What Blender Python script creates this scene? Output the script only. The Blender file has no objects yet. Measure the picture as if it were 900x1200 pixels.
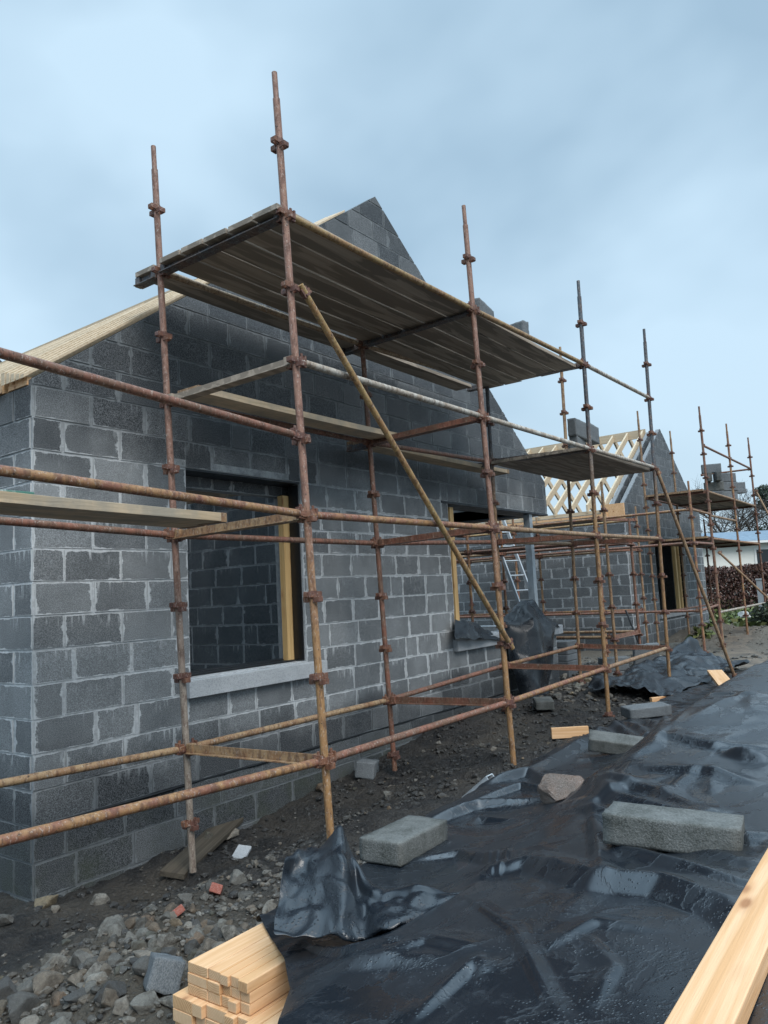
import bpy, bmesh, math, random
import numpy as np
from mathutils import Vector, Matrix, noise as mnoise
random.seed(7); rng = np.random.default_rng(11)
scene = bpy.context.scene
COL = scene.collection
R = math.radians
S = .495                                   # node spacing of the scaffold standards

# ------------------------------------------------------------------ helpers
WLOC = {}
def obj(name, me, parent=None, loc=(0, 0, 0), rot=None):
    """link mesh me as one object; loc is a WORLD location (parents are never rotated)"""
    o = bpy.data.objects.new(name, me); COL.objects.link(o)
    loc = Vector(loc); WLOC[o.name] = loc
    if parent is not None:
        o.parent = parent; loc = loc - WLOC[parent.name]
    o.location = loc
    if rot is not None: o.rotation_euler = rot
    return o
def tag(o, label, cat, group=None, kind=None):
    o['label'] = label; o['category'] = cat
    if group: o['group'] = group
    if kind: o['kind'] = kind
    return o
def empty(name, loc, label, cat, group=None):
    o = obj(name, None, None, loc); o.empty_display_size = .2
    return tag(o, label, cat, group)
def structure(o): o['kind'] = 'structure'; return o

class MB:
    def __init__(s): s.v = []; s.f = []; s.m = []; s.sm = []
    def add(s, vs, fs, mi=0, smooth=False):
        n = len(s.v); s.v += [tuple(v) for v in vs]
        for f in fs: s.f.append(tuple(i + n for i in f)); s.m.append(mi); s.sm.append(smooth)
        return s
    def box(s, a, b, mi=0):
        (x0, y0, z0), (x1, y1, z1) = a, b
        return s.add([(x0,y0,z0),(x1,y0,z0),(x1,y1,z0),(x0,y1,z0),(x0,y0,z1),(x1,y0,z1),(x1,y1,z1),(x0,y1,z1)],
                     [(0,3,2,1),(4,5,6,7),(0,1,5,4),(1,2,6,5),(2,3,7,6),(3,0,4,7)], mi)
    def obox(s, c, ax, ay, az, mi=0):
        """oriented box: centre and three half-axis vectors"""
        c, ax, ay, az = map(Vector, (c, ax, ay, az)); vs = []
        for sz in (-1, 1):
            for sx, sy in ((-1,-1),(1,-1),(1,1),(-1,1)): vs.append(c + ax*sx + ay*sy + az*sz)
        return s.add(vs, [(0,3,2,1),(4,5,6,7),(0,1,5,4),(1,2,6,5),(2,3,7,6),(3,0,4,7)], mi)
    def beam(s, p, q, w, h, up=(0,0,1), mi=0):
        p, q = Vector(p), Vector(q); d = (q-p); L = d.length; d.normalize()
        side = d.cross(Vector(up)).normalized(); u = side.cross(d)
        return s.obox((p+q)/2, d*L/2, side*w/2, u*h/2, mi)
    def tube(s, p, q, r, n=12, r2=None, mi=0, caps=True):
        p, q = Vector(p), Vector(q); d = (q-p).normalized(); r2 = r if r2 is None else r2
        a = d.orthogonal().normalized(); b = d.cross(a)
        vs = []
        for k in range(n):
            t = 2*math.pi*k/n; o = a*math.cos(t)+b*math.sin(t); vs += [p+o*r, q+o*r2]
        fs = [(2*k, 2*((k+1)%n), 2*((k+1)%n)+1, 2*k+1) for k in range(n)]
        s.add(vs, fs, mi, True)
        if caps:
            s.add([vs[2*k] for k in range(n)][::-1], [tuple(range(n))], mi); s.add([vs[2*k+1] for k in range(n)], [tuple(range(n))], mi)
        return s
    def prism(s, poly, n0, n1, fn, mi=0):
        """poly in (u,z); fn(u,n,z)->xyz ; from depth n0 (front) to n1"""
        k = len(poly); vs = [fn(u, n0, z) for u, z in poly] + [fn(u, n1, z) for u, z in poly]
        fs = [tuple(range(k))[::-1], tuple(range(k, 2*k))] + [(i, (i+1) % k, (i+1) % k + k, i+k) for i in range(k)]
        return s.add(vs, fs, mi)
    def mesh(s, name, mats, bevel=0, fixn=True):
        me = bpy.data.meshes.new(name); me.from_pydata(s.v, [], s.f)
        for m in mats: me.materials.append(m)
        me.polygons.foreach_set('material_index', s.m); me.polygons.foreach_set('use_smooth', s.sm)
        if bevel or fixn:
            bm = bmesh.new(); bm.from_mesh(me)
            if fixn: bmesh.ops.recalc_face_normals(bm, faces=bm.faces)
            if bevel:
                bmesh.ops.bevel(bm, geom=[e for e in bm.edges if e.is_manifold and e.calc_face_angle(0) > .5], offset=bevel, segments=2, profile=.6, affect='EDGES')
            bm.to_mesh(me); bm.free()
        me.update(); return me
    def build(s, name, mats, parent=None, loc=None, bevel=0):
        """verts are in world space: re-centred on loc (default: parent's location or the mesh's own base centre)"""
        if loc is None:
            if parent is not None: loc = WLOC[parent.name]
            else:
                a = np.array(s.v); loc = ((a[:,0].min()+a[:,0].max())/2, (a[:,1].min()+a[:,1].max())/2, a[:,2].min())
        loc = Vector(loc); s.v = [tuple(Vector(v)-loc) for v in s.v]
        return obj(name, s.mesh(name, mats if isinstance(mats, list) else [mats], bevel), parent, loc)
def sstep(a, b, x):
    t = min(1., max(0., (x-a)/(b-a))); return t*t*(3-2*t)
def fbm(x, y, z=0., o=4): return mnoise.fractal((x, y, z), 1., 2., o, noise_basis='PERLIN_ORIGINAL')

# ------------------------------------------------------------------ materials
class NT:
    def __init__(s, name):
        s.mat = bpy.data.materials.new(name); s.mat.use_nodes = True; s.t = s.mat.node_tree
        s.b = s.t.nodes['Principled BSDF']; s.l = s.t.links
    def n(s, ty, **kw):
        nd = s.t.nodes.new(ty)
        for k, v in kw.items():
            if k in nd.inputs.keys() and not hasattr(nd, k): s.inp(nd, k, v)
            else: setattr(nd, k, v)
        return nd
    def inp(s, nd, k, v):
        if isinstance(v, bpy.types.NodeSocket): s.l.new(v, nd.inputs[k])
        else: nd.inputs[k].default_value = v
    def coord(s, which='Object', scale=(1,1,1)):
        tc = s.n('ShaderNodeTexCoord'); m = s.n('ShaderNodeMapping'); s.l.new(tc.outputs[which], m.inputs['Vector'])
        m.inputs['Scale'].default_value = scale; return m.outputs[0]
    def pos(s, scale=(1,1,1)):
        g = s.n('ShaderNodeNewGeometry'); m = s.n('ShaderNodeMapping'); s.l.new(g.outputs['Position'], m.inputs['Vector'])
        m.inputs['Scale'].default_value = scale; return m.outputs[0]
    def noise(s, vec, scale, detail=5, rough=.6, dist=0):
        nd = s.n('ShaderNodeTexNoise'); s.l.new(vec, nd.inputs['Vector'])
        nd.inputs['Scale'].default_value = scale; nd.inputs['Detail'].default_value = detail
        nd.inputs['Roughness'].default_value = rough; nd.inputs['Distortion'].default_value = dist
        return nd.outputs['Fac']
    def voro(s, vec, scale, out='Distance', feature='F1'):
        nd = s.n('ShaderNodeTexVoronoi'); nd.feature = feature; s.l.new(vec, nd.inputs['Vector']); nd.inputs['Scale'].default_value = scale
        return nd.outputs[out]
    def map(s, v, a, b, c=0., d=1., smooth=True):
        nd = s.n('ShaderNodeMapRange'); nd.interpolation_type = 'SMOOTHSTEP' if smooth else 'LINEAR'
        for k, x in zip(('Value','From Min','From Max','To Min','To Max'), (v, a, b, c, d)): s.inp(nd, k, x)
        return nd.outputs[0]
    def math(s, op, a, b=0., clamp=False):
        nd = s.n('ShaderNodeMath'); nd.operation = op; nd.use_clamp = clamp; s.inp(nd, 0, a); s.inp(nd, 1, b); return nd.outputs[0]
    def mix(s, f, a, b, mode='MIX'):
        nd = s.n('ShaderNodeMix'); nd.data_type = 'RGBA'; nd.blend_type = mode
        for i, x in ((0, f), (6, a), (7, b)):
            if isinstance(x, bpy.types.NodeSocket): s.l.new(x, nd.inputs[i])
            else: nd.inputs[i].default_value = x if i == 0 else (*x[:3], 1)
        return nd.outputs[2]
    def ramp(s, f, stops):
        nd = s.n('ShaderNodeValToRGB'); s.l.new(f, nd.inputs[0]); e = nd.color_ramp.elements
        while len(e) < len(stops): e.new(.5)
        for el, (p, c) in zip(e, stops): el.position = p; el.color = (*c[:3], 1)
        return nd.outputs[0]
    def rand(s): return s.n('ShaderNodeObjectInfo').outputs['Random']
    def attr(s, name, out='Fac'):
        nd = s.n('ShaderNodeAttribute'); nd.attribute_name = name; return nd.outputs[out]
    def sep(s, vec):
        nd = s.n('ShaderNodeSeparateXYZ'); s.l.new(vec, nd.inputs[0]); return nd.outputs
    def bump(s, h, dist=.01, strength=1., prev=None):
        nd = s.n('ShaderNodeBump'); s.inp(nd, 'Height', h); nd.inputs['Distance'].default_value = dist; nd.inputs['Strength'].default_value = strength
        if prev is not None: s.l.new(prev, nd.inputs['Normal'])
        return nd.outputs[0]
    def out(s, col=None, rough=None, normal=None, metal=None, spec=None):
        for k, v in (('Base Color', col), ('Roughness', rough), ('Normal', normal), ('Metallic', metal), ('Specular IOR Level', spec)):
            if v is None: continue
            if k == 'Base Color' and not isinstance(v, bpy.types.NodeSocket): v = (*v[:3], 1)
            s.inp(s.b, k, v)
        return s.mat

def wet_mask(t, p):
    """damp band over the window heads, damp foot: 1 = wet"""
    x, y, z = t.sep(p)
    n = t.noise(p, .9, 4, .6); n2 = t.noise(p, 3.5, 4, .65)
    zz = t.math('ADD', z, t.math('MULTIPLY', t.math('SUBTRACT', n, .5), 1.1))
    top = t.map(zz, 2.25, 2.95); foot = t.map(zz, .58, .12)
    w = t.math('MAXIMUM', top, foot)
    return t.math('ADD', w, t.math('MULTIPLY', t.math('SUBTRACT', n2, .45), .5), clamp=True), z

def m_blocks(name, light=(.275,.29,.297), dark=(.018,.0215,.0255), mort=(.60,.62,.63), mortd=(.165,.18,.19)):
    t = NT(name); p = t.pos()
    wet, z = wet_mask(t, p); rnd = t.attr('rnd')
    wet2 = t.math('ADD', wet, t.math('MULTIPLY', t.math('SUBTRACT', rnd, .5), .75), clamp=True)
    uv = t.n('ShaderNodeUVMap'); uv.uv_map = 'loc'; u, v, _ = t.sep(uv.outputs[0])
    bw, bh = t.attr('bw'), t.attr('bh')
    e = t.math('MINIMUM', t.math('MINIMUM', u, t.math('SUBTRACT', bw, u)), t.math('MULTIPLY', t.math('MINIMUM', v, t.math('SUBTRACT', bh, v)), 2.2))
    base = t.mix(wet2, light, dark)
    sp = t.noise(p, 170, 2, .7); base = t.mix(t.map(sp, .35, .7), t.mix(.42, base, (0,0,0)), t.mix(.25, base, (.6,.63,.66)))
    base = t.mix(t.map(t.math('FRACT', t.math('MULTIPLY', rnd, 7.3)), 0., 1., 0, .45, False), base, t.mix(.55, base, (.03,.034,.038)))
    big = t.noise(p, 2.2, 5, .6); base = t.mix(t.map(big, .35, .7), base, t.mix(.3, base, (.02,.025,.03)))
    drip = t.noise(t.pos((34, 34, 5)), 1., 4, .6)                                   # lime runs below the joints
    nz = t.noise(p, 9, 5, .65)
    width = t.math('MULTIPLY', t.map(nz, .44, .76), .046)
    width = t.math('ADD', width, .004)
    smear = t.map(e, width, t.math('MULTIPLY', width, .35))
    topd = t.math('SUBTRACT', bh, v)
    run = t.math('MULTIPLY', t.math('MULTIPLY', t.map(topd, .12, .0), t.map(drip, .52, .64)), t.map(t.noise(p, 2.6, 4, .6), .46, .62))
    smear = t.math('MAXIMUM', smear, t.math('MULTIPLY', run, .8))
    patch = t.math('MULTIPLY', t.map(t.noise(p, 1.7, 6, .7), .60, .75), t.map(t.noise(p, 40, 3, .7), .4, .6))
    smear = t.math('MAXIMUM', smear, t.math('MULTIPLY', patch, .55))
    mo = t.mix(wet, mort, mortd)
    col = t.mix(t.math('MULTIPLY', smear, .78), base, mo)
    alg = t.math('MULTIPLY', t.map(z, .12, -.25), t.map(t.noise(p, 3, 5), .35, .7))
    col = t.mix(t.math('MULTIPLY', alg, .5), col, (.055,.065,.042))
    h = t.math('ADD', t.math('MULTIPLY', sp, .5), t.math('MULTIPLY', t.noise(p, 60, 4, .7), .7))
    nrm = t.bump(h, .006, .8)
    return t.out(col, t.mix(wet2, (.85,)*3, (.55,)*3), nrm, spec=.22)
def m_mortar(name, mort=(.56,.58,.595), mortd=(.16,.175,.185)):
    t = NT(name); p = t.pos(); wet, z = wet_mask(t, p)
    c = t.mix(wet, mort, mortd); n = t.noise(p, 25, 5, .7)
    c = t.mix(t.map(n, .3, .7, 0, .55), c, t.mix(.6, c, (.03,.035,.04)))
    return t.out(c, .85, t.bump(t.noise(p, 70, 5, .7), .012, 1.), spec=.3)
def m_concrete(name, a, b, sc=1., bump=.006, rough=.8, big=5., speck=.5):
    t = NT(name); p = t.coord('Object'); r = t.rand()
    off = t.n('ShaderNodeVectorMath'); off.operation = 'ADD'; t.l.new(p, off.inputs[0])
    cx = t.n('ShaderNodeCombineXYZ'); t.inp(cx, 0, t.math('MULTIPLY', r, 37.)); t.l.new(cx.outputs[0], off.inputs[1]); p = off.outputs[0]
    n = t.noise(p, big*sc, 5, .65); sp = t.noise(p, 150*sc, 2, .75)
    c = t.mix(t.map(n, .32, .68), a, b)
    c = t.mix(t.map(sp, .38, .7, 0, speck), c, t.mix(.5, c, (.62,.63,.62))); c = t.mix(t.map(sp, .5, .3, 0, .7*speck), c, (.015,.016,.018))
    c = t.mix(t.math('MULTIPLY', r, .35), c, t.mix(.5, c, (.02,.02,.02)))
    return t.out(c, rough, t.bump(t.math('ADD', t.math('MULTIPLY', sp, .6), t.noise(p, 45*sc, 4, .7)), bump, .9), spec=.4)
def m_rust(name, a, b, split=None, flake=(.42,.40,.36), fl=.62):
    """rusty painted tube: colours a/b in blotches (a above, b below world height split), pale flakes"""
    t = NT(name); p = t.pos(); r = t.rand()
    n = t.noise(p, 7, 5, .7); n2 = t.noise(t.pos((1,1,.35)), 30, 5, .75)
    f = t.map(n, .4, .62)
    if split is not None:
        z = t.sep(p)[2]; f = t.math('ADD', t.map(z, split+.7, split-.7), t.math('MULTIPLY', t.math('SUBTRACT', n, .5), 1.3), clamp=True)
    c = t.mix(f, a, b)
    c = t.mix(t.map(n2, .46, .62, 0, .9), c, t.mix(.7, c, (.07,.03,.02)))
    c = t.mix(t.map(t.noise(t.pos((1,1,.5)), 75, 3, .75), .56, .66, 0, .7), c, t.mix(.6, c, (.55,.5,.45)))
    c = t.mix(t.map(t.noise(p, 19, 6, .75), fl, fl+.1), c, flake)
    c = t.mix(t.map(t.noise(p, 55, 3, .7), .62, .7), c, (.03,.02,.016))
    c = t.mix(t.math('MULTIPLY', r, .4), c, t.mix(.5, c, (.06,.04,.03)))
    return t.out(c, t.map(n2, .3, .7, .42, .7), t.bump(t.math('ADD', n2, t.noise(p, 130, 3, .7)), .0025, .8), spec=.45)
def m_wood(name, a, b, axis=0, knots=True, ring=26., wetc=None, wetsc=1., rough=.6, gray=None):
    t = NT(name); sc = [ring]*3; sc[axis] = ring*.035
    r = t.rand(); base = t.coord('Object')
    off = t.n('ShaderNodeVectorMath'); off.operation = 'ADD'; t.l.new(base, off.inputs[0])
    cx = t.n('ShaderNodeCombineXYZ'); t.inp(cx, 0, t.math('MULTIPLY', r, 19.)); t.inp(cx, 1, t.math('MULTIPLY', r, 7.)); t.inp(cx, 2, t.math('MULTIPLY', r, 11.)); t.l.new(cx.outputs[0], off.inputs[1])
    mp = t.n('ShaderNodeMapping'); t.l.new(off.outputs[0], mp.inputs['Vector']); mp.inputs['Scale'].default_value = sc
    n = t.noise(mp.outputs[0], 1., 4, .6, 1.2); fine = t.noise(mp.outputs[0], 5., 3, .6)
    c = t.mix(t.map(n, .35, .68), a, b); c = t.mix(t.map(fine, .4, .7, 0, .35), c, t.mix(.5, c, b))
    if knots:
        ks = [9.]*3; ks[axis] = 3.2
        m2 = t.n('ShaderNodeMapping'); t.l.new(off.outputs[0], m2.inputs['Vector']); m2.inputs['Scale'].default_value = ks
        k = t.voro(m2.outputs[0], 1.); c = t.mix(t.map(k, .16, .07), c, (.20,.085,.035)); c = t.mix(t.map(k, .3, .1, 0, .4), c, (.42,.2,.09))
    if gray: c = t.mix(t.map(t.noise(t.coord('Object', (2.2, 2.2, 2.2)), 1., 5, .7), .35, .7), c, gray)
    rg = rough
    if wetc:
        ws = [8.]*3; ws[axis] = 1.0
        m3 = t.n('ShaderNodeMapping'); t.l.new(off.outputs[0], m3.inputs['Vector']); m3.inputs['Scale'].default_value = [w*wetsc for w in ws]
        w = t.map(t.noise(m3.outputs[0], 1., 3, .5, .6), .47, .53); c = t.mix(w, c, wetc)
    c = t.mix(t.math('MULTIPLY', r, .45), c, t.mix(.6, c, [b[0]*1.0, b[1]*.85, b[2]*.75]))
    return t.out(c, rg, t.bump(t.math('ADD', n, fine), .003, .6), spec=.35)
def m_plain(name, c, rough=.5, metal=0., var=.3, sc=8., bump=.002):
    t = NT(name); p = t.coord('Object'); n = t.noise(p, sc, 5, .65)
    col = t.mix(t.map(n, .3, .7), c, [x*(1-var) for x in c])
    return t.out(col, t.map(n, .3, .7, rough*.85, min(1, rough*1.15)), t.bump(t.noise(p, sc*8, 4), bump, .6), metal)

def m_tarp(name='black_polythene', dull=False):
    t = NT(name); p = t.pos()
    n = t.noise(p, 1.6, 5, .6); film = t.noise(p, 4.2, 6, .66, .5)
    dust = t.map(t.noise(p, 8, 6, .75), .52, .8)
    c = t.mix(t.math('MULTIPLY', dust, .24), (.009,.0125,.0175), (.085,.10,.118))
    streak = t.map(t.noise(t.pos((3, 14, 6)), 1., 6, .7), .62, .72); c = t.mix(t.math('MULTIPLY', streak, .22), c, (.16,.18,.20))
    drops = t.voro(p, 85); dm = t.map(t.noise(p, 4, 3), .42, .62); dr = t.math('MULTIPLY', t.map(drops, .34, .05), dm)
    wr = t.noise(t.pos((5, 5, 5)), 1., 3, .5, 1.8); wr2 = t.noise(p, 34, 3, .6, 1.)
    h = t.math('ADD', t.math('MULTIPLY', wr, .8), t.math('MULTIPLY', wr2, .12))
    nr = t.bump(h, .008, .2); nr = t.bump(dr, .0025, .8, nr)
    edge = t.map(film, .47, .50); nr = t.bump(edge, .0012, .8, nr)
    lo, hi = (.40, .26) if dull else (.33, .20)
    rough = t.math('ADD', t.map(film, .49, .52, lo, hi), t.math('MULTIPLY', dust, .14))
    return t.out(c, rough, nr, spec=.5 if dull else .85)
def m_ground():
    t = NT('soil'); p = t.pos(); n = t.noise(p, .8, 6, .65); n2 = t.noise(p, 6, 6, .7); n3 = t.noise(p, 38, 5, .75)
    c = t.mix(t.map(n2, .35, .7), (.014,.0145,.016), (.045,.041,.038)); c = t.mix(t.map(n, .45, .7), c, (.070,.061,.050))
    c = t.mix(t.map(n3, .5, .75, 0, .6), c, (.13,.12,.11))
    x, y, z = t.sep(p)
    rub = t.math('MULTIPLY', t.map(t.math('ADD', x, n), .2, -.7), t.map(t.math('ADD', y, n2), -.2, -.9)); c = t.mix(t.math('MULTIPLY', rub, .75), c, t.mix(n3, (.05,.043,.034), (.15,.13,.10)))
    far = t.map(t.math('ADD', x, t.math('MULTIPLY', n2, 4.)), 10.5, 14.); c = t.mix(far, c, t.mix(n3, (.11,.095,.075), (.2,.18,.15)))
    v = t.voro(p, 28); v2 = t.voro(p, 75)
    h = t.math('ADD', t.math('MULTIPLY', n3, 1.2), t.math('SUBTRACT', t.math('MULTIPLY', v, -.8), t.math('MULTIPLY', v2, .4)))
    return t.out(c, t.map(n2, .3, .7, .55, .9), t.bump(h, .03, 1.), spec=.35)
def m_stone(name='rubble_stone', cols=None, own=True):
    t = NT(name); p = t.coord('Object'); r = t.rand(); a = t.attr('rnd')
    k = t.math('FRACT', t.math('ADD', r, a)) if own else a
    cols = cols or [(0,(.11,.108,.10)),(.22,(.235,.225,.195)),(.38,(.07,.07,.068)),(.55,(.32,.30,.26)),(.72,(.19,.15,.108)),(.82,(.12,.12,.095)),(.93,(.25,.165,.105)),(1.,(.24,.215,.135))]
    c = t.ramp(k, cols); n = t.noise(p, 14, 6, .7); c = t.mix(t.map(n, .3, .7, 0, .7), c, t.mix(.6, c, (.04,.042,.045)))
    c = t.mix(t.map(t.noise(p, 70, 3, .7), .58, .72, 0, .5), c, (.4,.4,.38))
    mud = t.math('MULTIPLY', t.map(t.noise(t.pos(), 5, 5, .65), .42, .62), t.map(t.noise(t.pos(), 45, 4, .7), .35, .6)); c = t.mix(t.math('MULTIPLY', mud, .8), c, (.050,.043,.034))
    return t.out(c, t.map(n, .3, .7, .45, .8), t.bump(t.math('ADD', n, t.noise(p, 60, 4, .7)), .01, .8), spec=.4)

M = {}
M['blocks'] = m_blocks('blockwork')
M['mortar'] = m_mortar('mortar_bed')
M['blocks2'] = m_blocks('far_blockwork', (.20,.215,.225), (.045,.052,.058), (.55,.575,.59), (.24,.255,.27))
M['mortar2'] = m_mortar('far_mortar', (.5,.52,.54), (.24,.255,.265))
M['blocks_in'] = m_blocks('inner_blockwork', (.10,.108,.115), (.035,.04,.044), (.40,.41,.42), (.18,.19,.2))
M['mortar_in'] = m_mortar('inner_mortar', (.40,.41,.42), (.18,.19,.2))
M['sill'] = m_concrete('precast_sill', (.40,.42,.44), (.33,.35,.37), speck=.5, bump=.002)
M['lintel'] = m_concrete('lintel_concrete', (.40,.42,.43), (.17,.185,.195), big=9, bump=.004)
M['loose'] = m_concrete('loose_block_face', (.115,.12,.114), (.052,.056,.05), bump=.005, speck=.22, big=9)
M['loose_dark'] = m_concrete('damp_block_face', (.125,.14,.152), (.085,.097,.107), bump=.004, speck=.35)
M['granite'] = m_concrete('pink_granite', (.36,.235,.175), (.22,.16,.125), sc=.8, bump=.02, speck=1.)
RED = (.235,.098,.062); PINK = (.27,.145,.105); OCH = (.34,.19,.08); BROWN = (.17,.095,.06); STEEL = (.075,.095,.115); PALE = (.52,.49,.43); YEL = (.36,.245,.10)
M['rust_a'] = m_rust('rust_paint_outer', PINK, OCH, 1.6, fl=.66)
M['rust_b'] = m_rust('rust_paint_pink', PINK, (.32,.27,.22), 1.3, fl=.6)
M['rust_red'] = m_rust('rust_paint_red', RED, BROWN, fl=.68)
M['rust_och'] = m_rust('rust_paint_ochre', OCH, RED, fl=.64)
M['rust_och2'] = m_rust('rust_paint_brown', (.27,.15,.075), (.36,.24,.13), fl=.6)
M['steel_och'] = m_rust('grey_steel_over_ochre', STEEL, (.29,.165,.07), 2.7, fl=.72)
M['steel'] = m_rust('grey_steel_tube', STEEL, (.13,.09,.07), fl=.7)
M['pale'] = m_rust('pale_galvanised_tube', PALE, (.36,.29,.22), flake=(.6,.58,.53), fl=.55)
M['och_pale'] = m_rust('pale_ochre_tube', (.40,.30,.19), (.30,.2,.12), fl=.58)
M['yellow'] = m_rust('yellow_paint_tube', YEL, OCH, fl=.72)
M['cup'] = m_rust('rusted_casting', (.13,.058,.045), (.20,.09,.05), fl=.72)
M['board'] = m_wood('weathered_board', (.30,.265,.215), (.19,.165,.13), 0, False, 22, (.082,.075,.066), 1., .7)
M['board_top'] = m_wood('wet_platform_board', (.40,.345,.285), (.28,.24,.195), 0, False, 20, (.20,.175,.145), 1.3, .7)
M['board_grey'] = m_wood('grey_board', (.70,.54,.365), (.44,.335,.215), 0, False, 20, None, 1., .75, (.33,.295,.235))
M['pine'] = m_wood('fresh_pine', (.75,.50,.30), (.60,.35,.17), 0, True, 24)
M['pine_y'] = m_wood('fresh_pine_rafter', (.60,.50,.365), (.45,.36,.245), 1, False, 24)
M['pine_z'] = m_wood('pine_upright', (.70,.50,.24), (.55,.35,.15), 2, True, 24)
t = NT('pine_end_grain'); p = t.coord('Object'); r = t.rand(); x_, y_, z_ = t.sep(p)
dy_ = t.math('SUBTRACT', y_, t.math('MULTIPLY', t.math('SUBTRACT', r, .5), .16)); dz_ = t.math('SUBTRACT', z_, t.math('SUBTRACT', t.math('MULTIPLY', t.math('FRACT', t.math('MULTIPLY', r, 13.7)), .16), .06))
rr_ = t.math('SQRT', t.math('ADD', t.math('MULTIPLY', dy_, dy_), t.math('MULTIPLY', dz_, dz_))); rg_ = t.math('SINE', t.math('ADD', t.math('MULTIPLY', rr_, 900.), t.math('MULTIPLY', t.noise(p, 30, 3), 4.)))
c = t.mix(t.map(rg_, -.6, .9), (.66,.44,.25), (.47,.26,.115)); c = t.mix(t.map(t.noise(p, 12, 4, .7), .4, .7, 0, .5), c, (.36,.17,.07)); c = t.mix(t.math('MULTIPLY', r, .5), c, (.70,.53,.36))
M['pine_end'] = t.out(c, .7, t.bump(t.noise(p, 220, 3, .7), .002, .7), spec=.25)
M['oldwood'] = m_wood('old_wood', (.095,.08,.06), (.05,.042,.032), 0, False, 24, None, 1., .8)
M['galv'] = m_plain('galvanised_steel', (.50,.55,.59), .45, .2, .3, 5.)
M['alu'] = m_plain('aluminium', (.6,.62,.64), .35, .6, .15, 8.)
M['darksteel'] = m_plain('dark_angle_steel', (.03,.035,.042), .5, .2)
M['dpc'] = m_plain('black_membrane', (.013,.014,.016), .35, 0, .4)
M['tarp'] = m_tarp(); M['tarp_dull'] = m_tarp('black_polythene_dull', True)
M['soil'] = m_ground()
M['stone'] = m_stone()
M['redbrick'] = m_concrete('red_brick_chip', (.30,.085,.055), (.22,.07,.05), bump=.006, speck=.2)

# ------------------------------------------------------------------ camera, world, sun
cam = bpy.data.cameras.new('camera'); co = bpy.data.objects.new('camera', cam); COL.objects.link(co); scene.camera = co
yaw, pitch, roll = R(53.89353854), R(6.12989883), R(-2.93741501)
CAM = Vector((-3.49595, -4.43058, 1.44100))
fw = Vector((math.sin(yaw)*math.cos(pitch), math.cos(yaw)*math.cos(pitch), math.sin(pitch)))
rt = Vector((math.cos(yaw), -math.sin(yaw), 0)); up = rt.cross(fw)
r2 = rt*math.cos(roll) + up*math.sin(roll); u2 = up*math.cos(roll) - rt*math.sin(roll)
co.matrix_world = Matrix(((r2.x, u2.x, -fw.x, CAM.x), (r2.y, u2.y, -fw.y, CAM.y), (r2.z, u2.z, -fw.z, CAM.z), (0, 0, 0, 1)))
cam.sensor_fit = 'VERTICAL'; cam.sensor_height = 36; cam.lens = 898.04/1200*36; cam.clip_end = 2000; cam.clip_start = .05

SUN_EL, SUN_AZ = 48., 205.                        # azimuth of the sun, degrees from +Y towards +X
w = bpy.data.worlds.new('World'); scene.world = w; w.use_nodes = True; wt = w.node_tree; wt.nodes.clear()
def wn(ty): return wt.nodes.new(ty)
out = wn('ShaderNodeOutputWorld'); mixs = wn('ShaderNodeMixShader'); b1 = wn('ShaderNodeBackground'); b2 = wn('ShaderNodeBackground')
sky = wn('ShaderNodeTexSky'); sky.sky_type = 'NISHITA'; sky.sun_disc = False; sky.sun_elevation = R(SUN_EL); sky.sun_rotation = R(SUN_AZ)
sky.air_density = 1.; sky.dust_density = 3.; wt.links.new(sky.outputs[0], b1.inputs[0]); b1.inputs[1].default_value = .06
tc = wn('ShaderNodeTexCoord'); mp = wn('ShaderNodeMapping'); mp.inputs['Scale'].default_value = (1, 1, 1.5); wt.links.new(tc.outputs['Generated'], mp.inputs[0])
def wnoise(sc, d, rgh, dist=0.):
    n = wn('ShaderNodeTexNoise'); wt.links.new(mp.outputs[0], n.inputs[0]); n.inputs['Scale'].default_value = sc; n.inputs['Detail'].default_value = d; n.inputs['Roughness'].default_value = rgh; n.inputs['Distortion'].default_value = dist
    return n.outputs[0]
cn = wnoise(2.0, 4, .48, .15)
ramp = wn('ShaderNodeValToRGB'); wt.links.new(cn, ramp.inputs[0]); el = ramp.color_ramp.elements
el[0].position = .36; el[0].color = (.176,.256,.328, 1); el[1].position = .63; el[1].color = (.290,.385,.462, 1)
sx = wn('ShaderNodeSeparateXYZ'); wt.links.new(tc.outputs['Generated'], sx.inputs[0])
mr = wn('ShaderNodeMapRange'); wt.links.new(sx.outputs[2], mr.inputs[0]); mr.inputs[1].default_value = -.02; mr.inputs[2].default_value = .36; mr.interpolation_type = 'SMOOTHSTEP'
hz = wn('ShaderNodeMix'); hz.data_type = 'RGBA'; wt.links.new(mr.outputs[0], hz.inputs[0]); hz.inputs[6].default_value = (.285,.370,.432, 1); wt.links.new(ramp.outputs[0], hz.inputs[7])
mz = wn('ShaderNodeMapRange'); wt.links.new(sx.outputs[2], mz.inputs[0]); mz.inputs[1].default_value = .62; mz.inputs[2].default_value = .98; mz.inputs[3].default_value = 1.; mz.inputs[4].default_value = 3.7; mz.interpolation_type = 'SMOOTHSTEP'
wt.links.new(hz.outputs[2], b2.inputs[0]); wt.links.new(mz.outputs[0], b2.inputs[1])      # an overcast sky is brightest overhead
mixs.inputs[0].default_value = .92; wt.links.new(b1.outputs[0], mixs.inputs[1]); wt.links.new(b2.outputs[0], mixs.inputs[2]); wt.links.new(mixs.outputs[0], out.inputs[0])
sl = bpy.data.lights.new('overcast_sun', 'SUN'); sl.energy = 1.2; sl.angle = R(35); sl.color = (1., .96, .91); so = bpy.data.objects.new('overcast_sun', sl); COL.objects.link(so)
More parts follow.
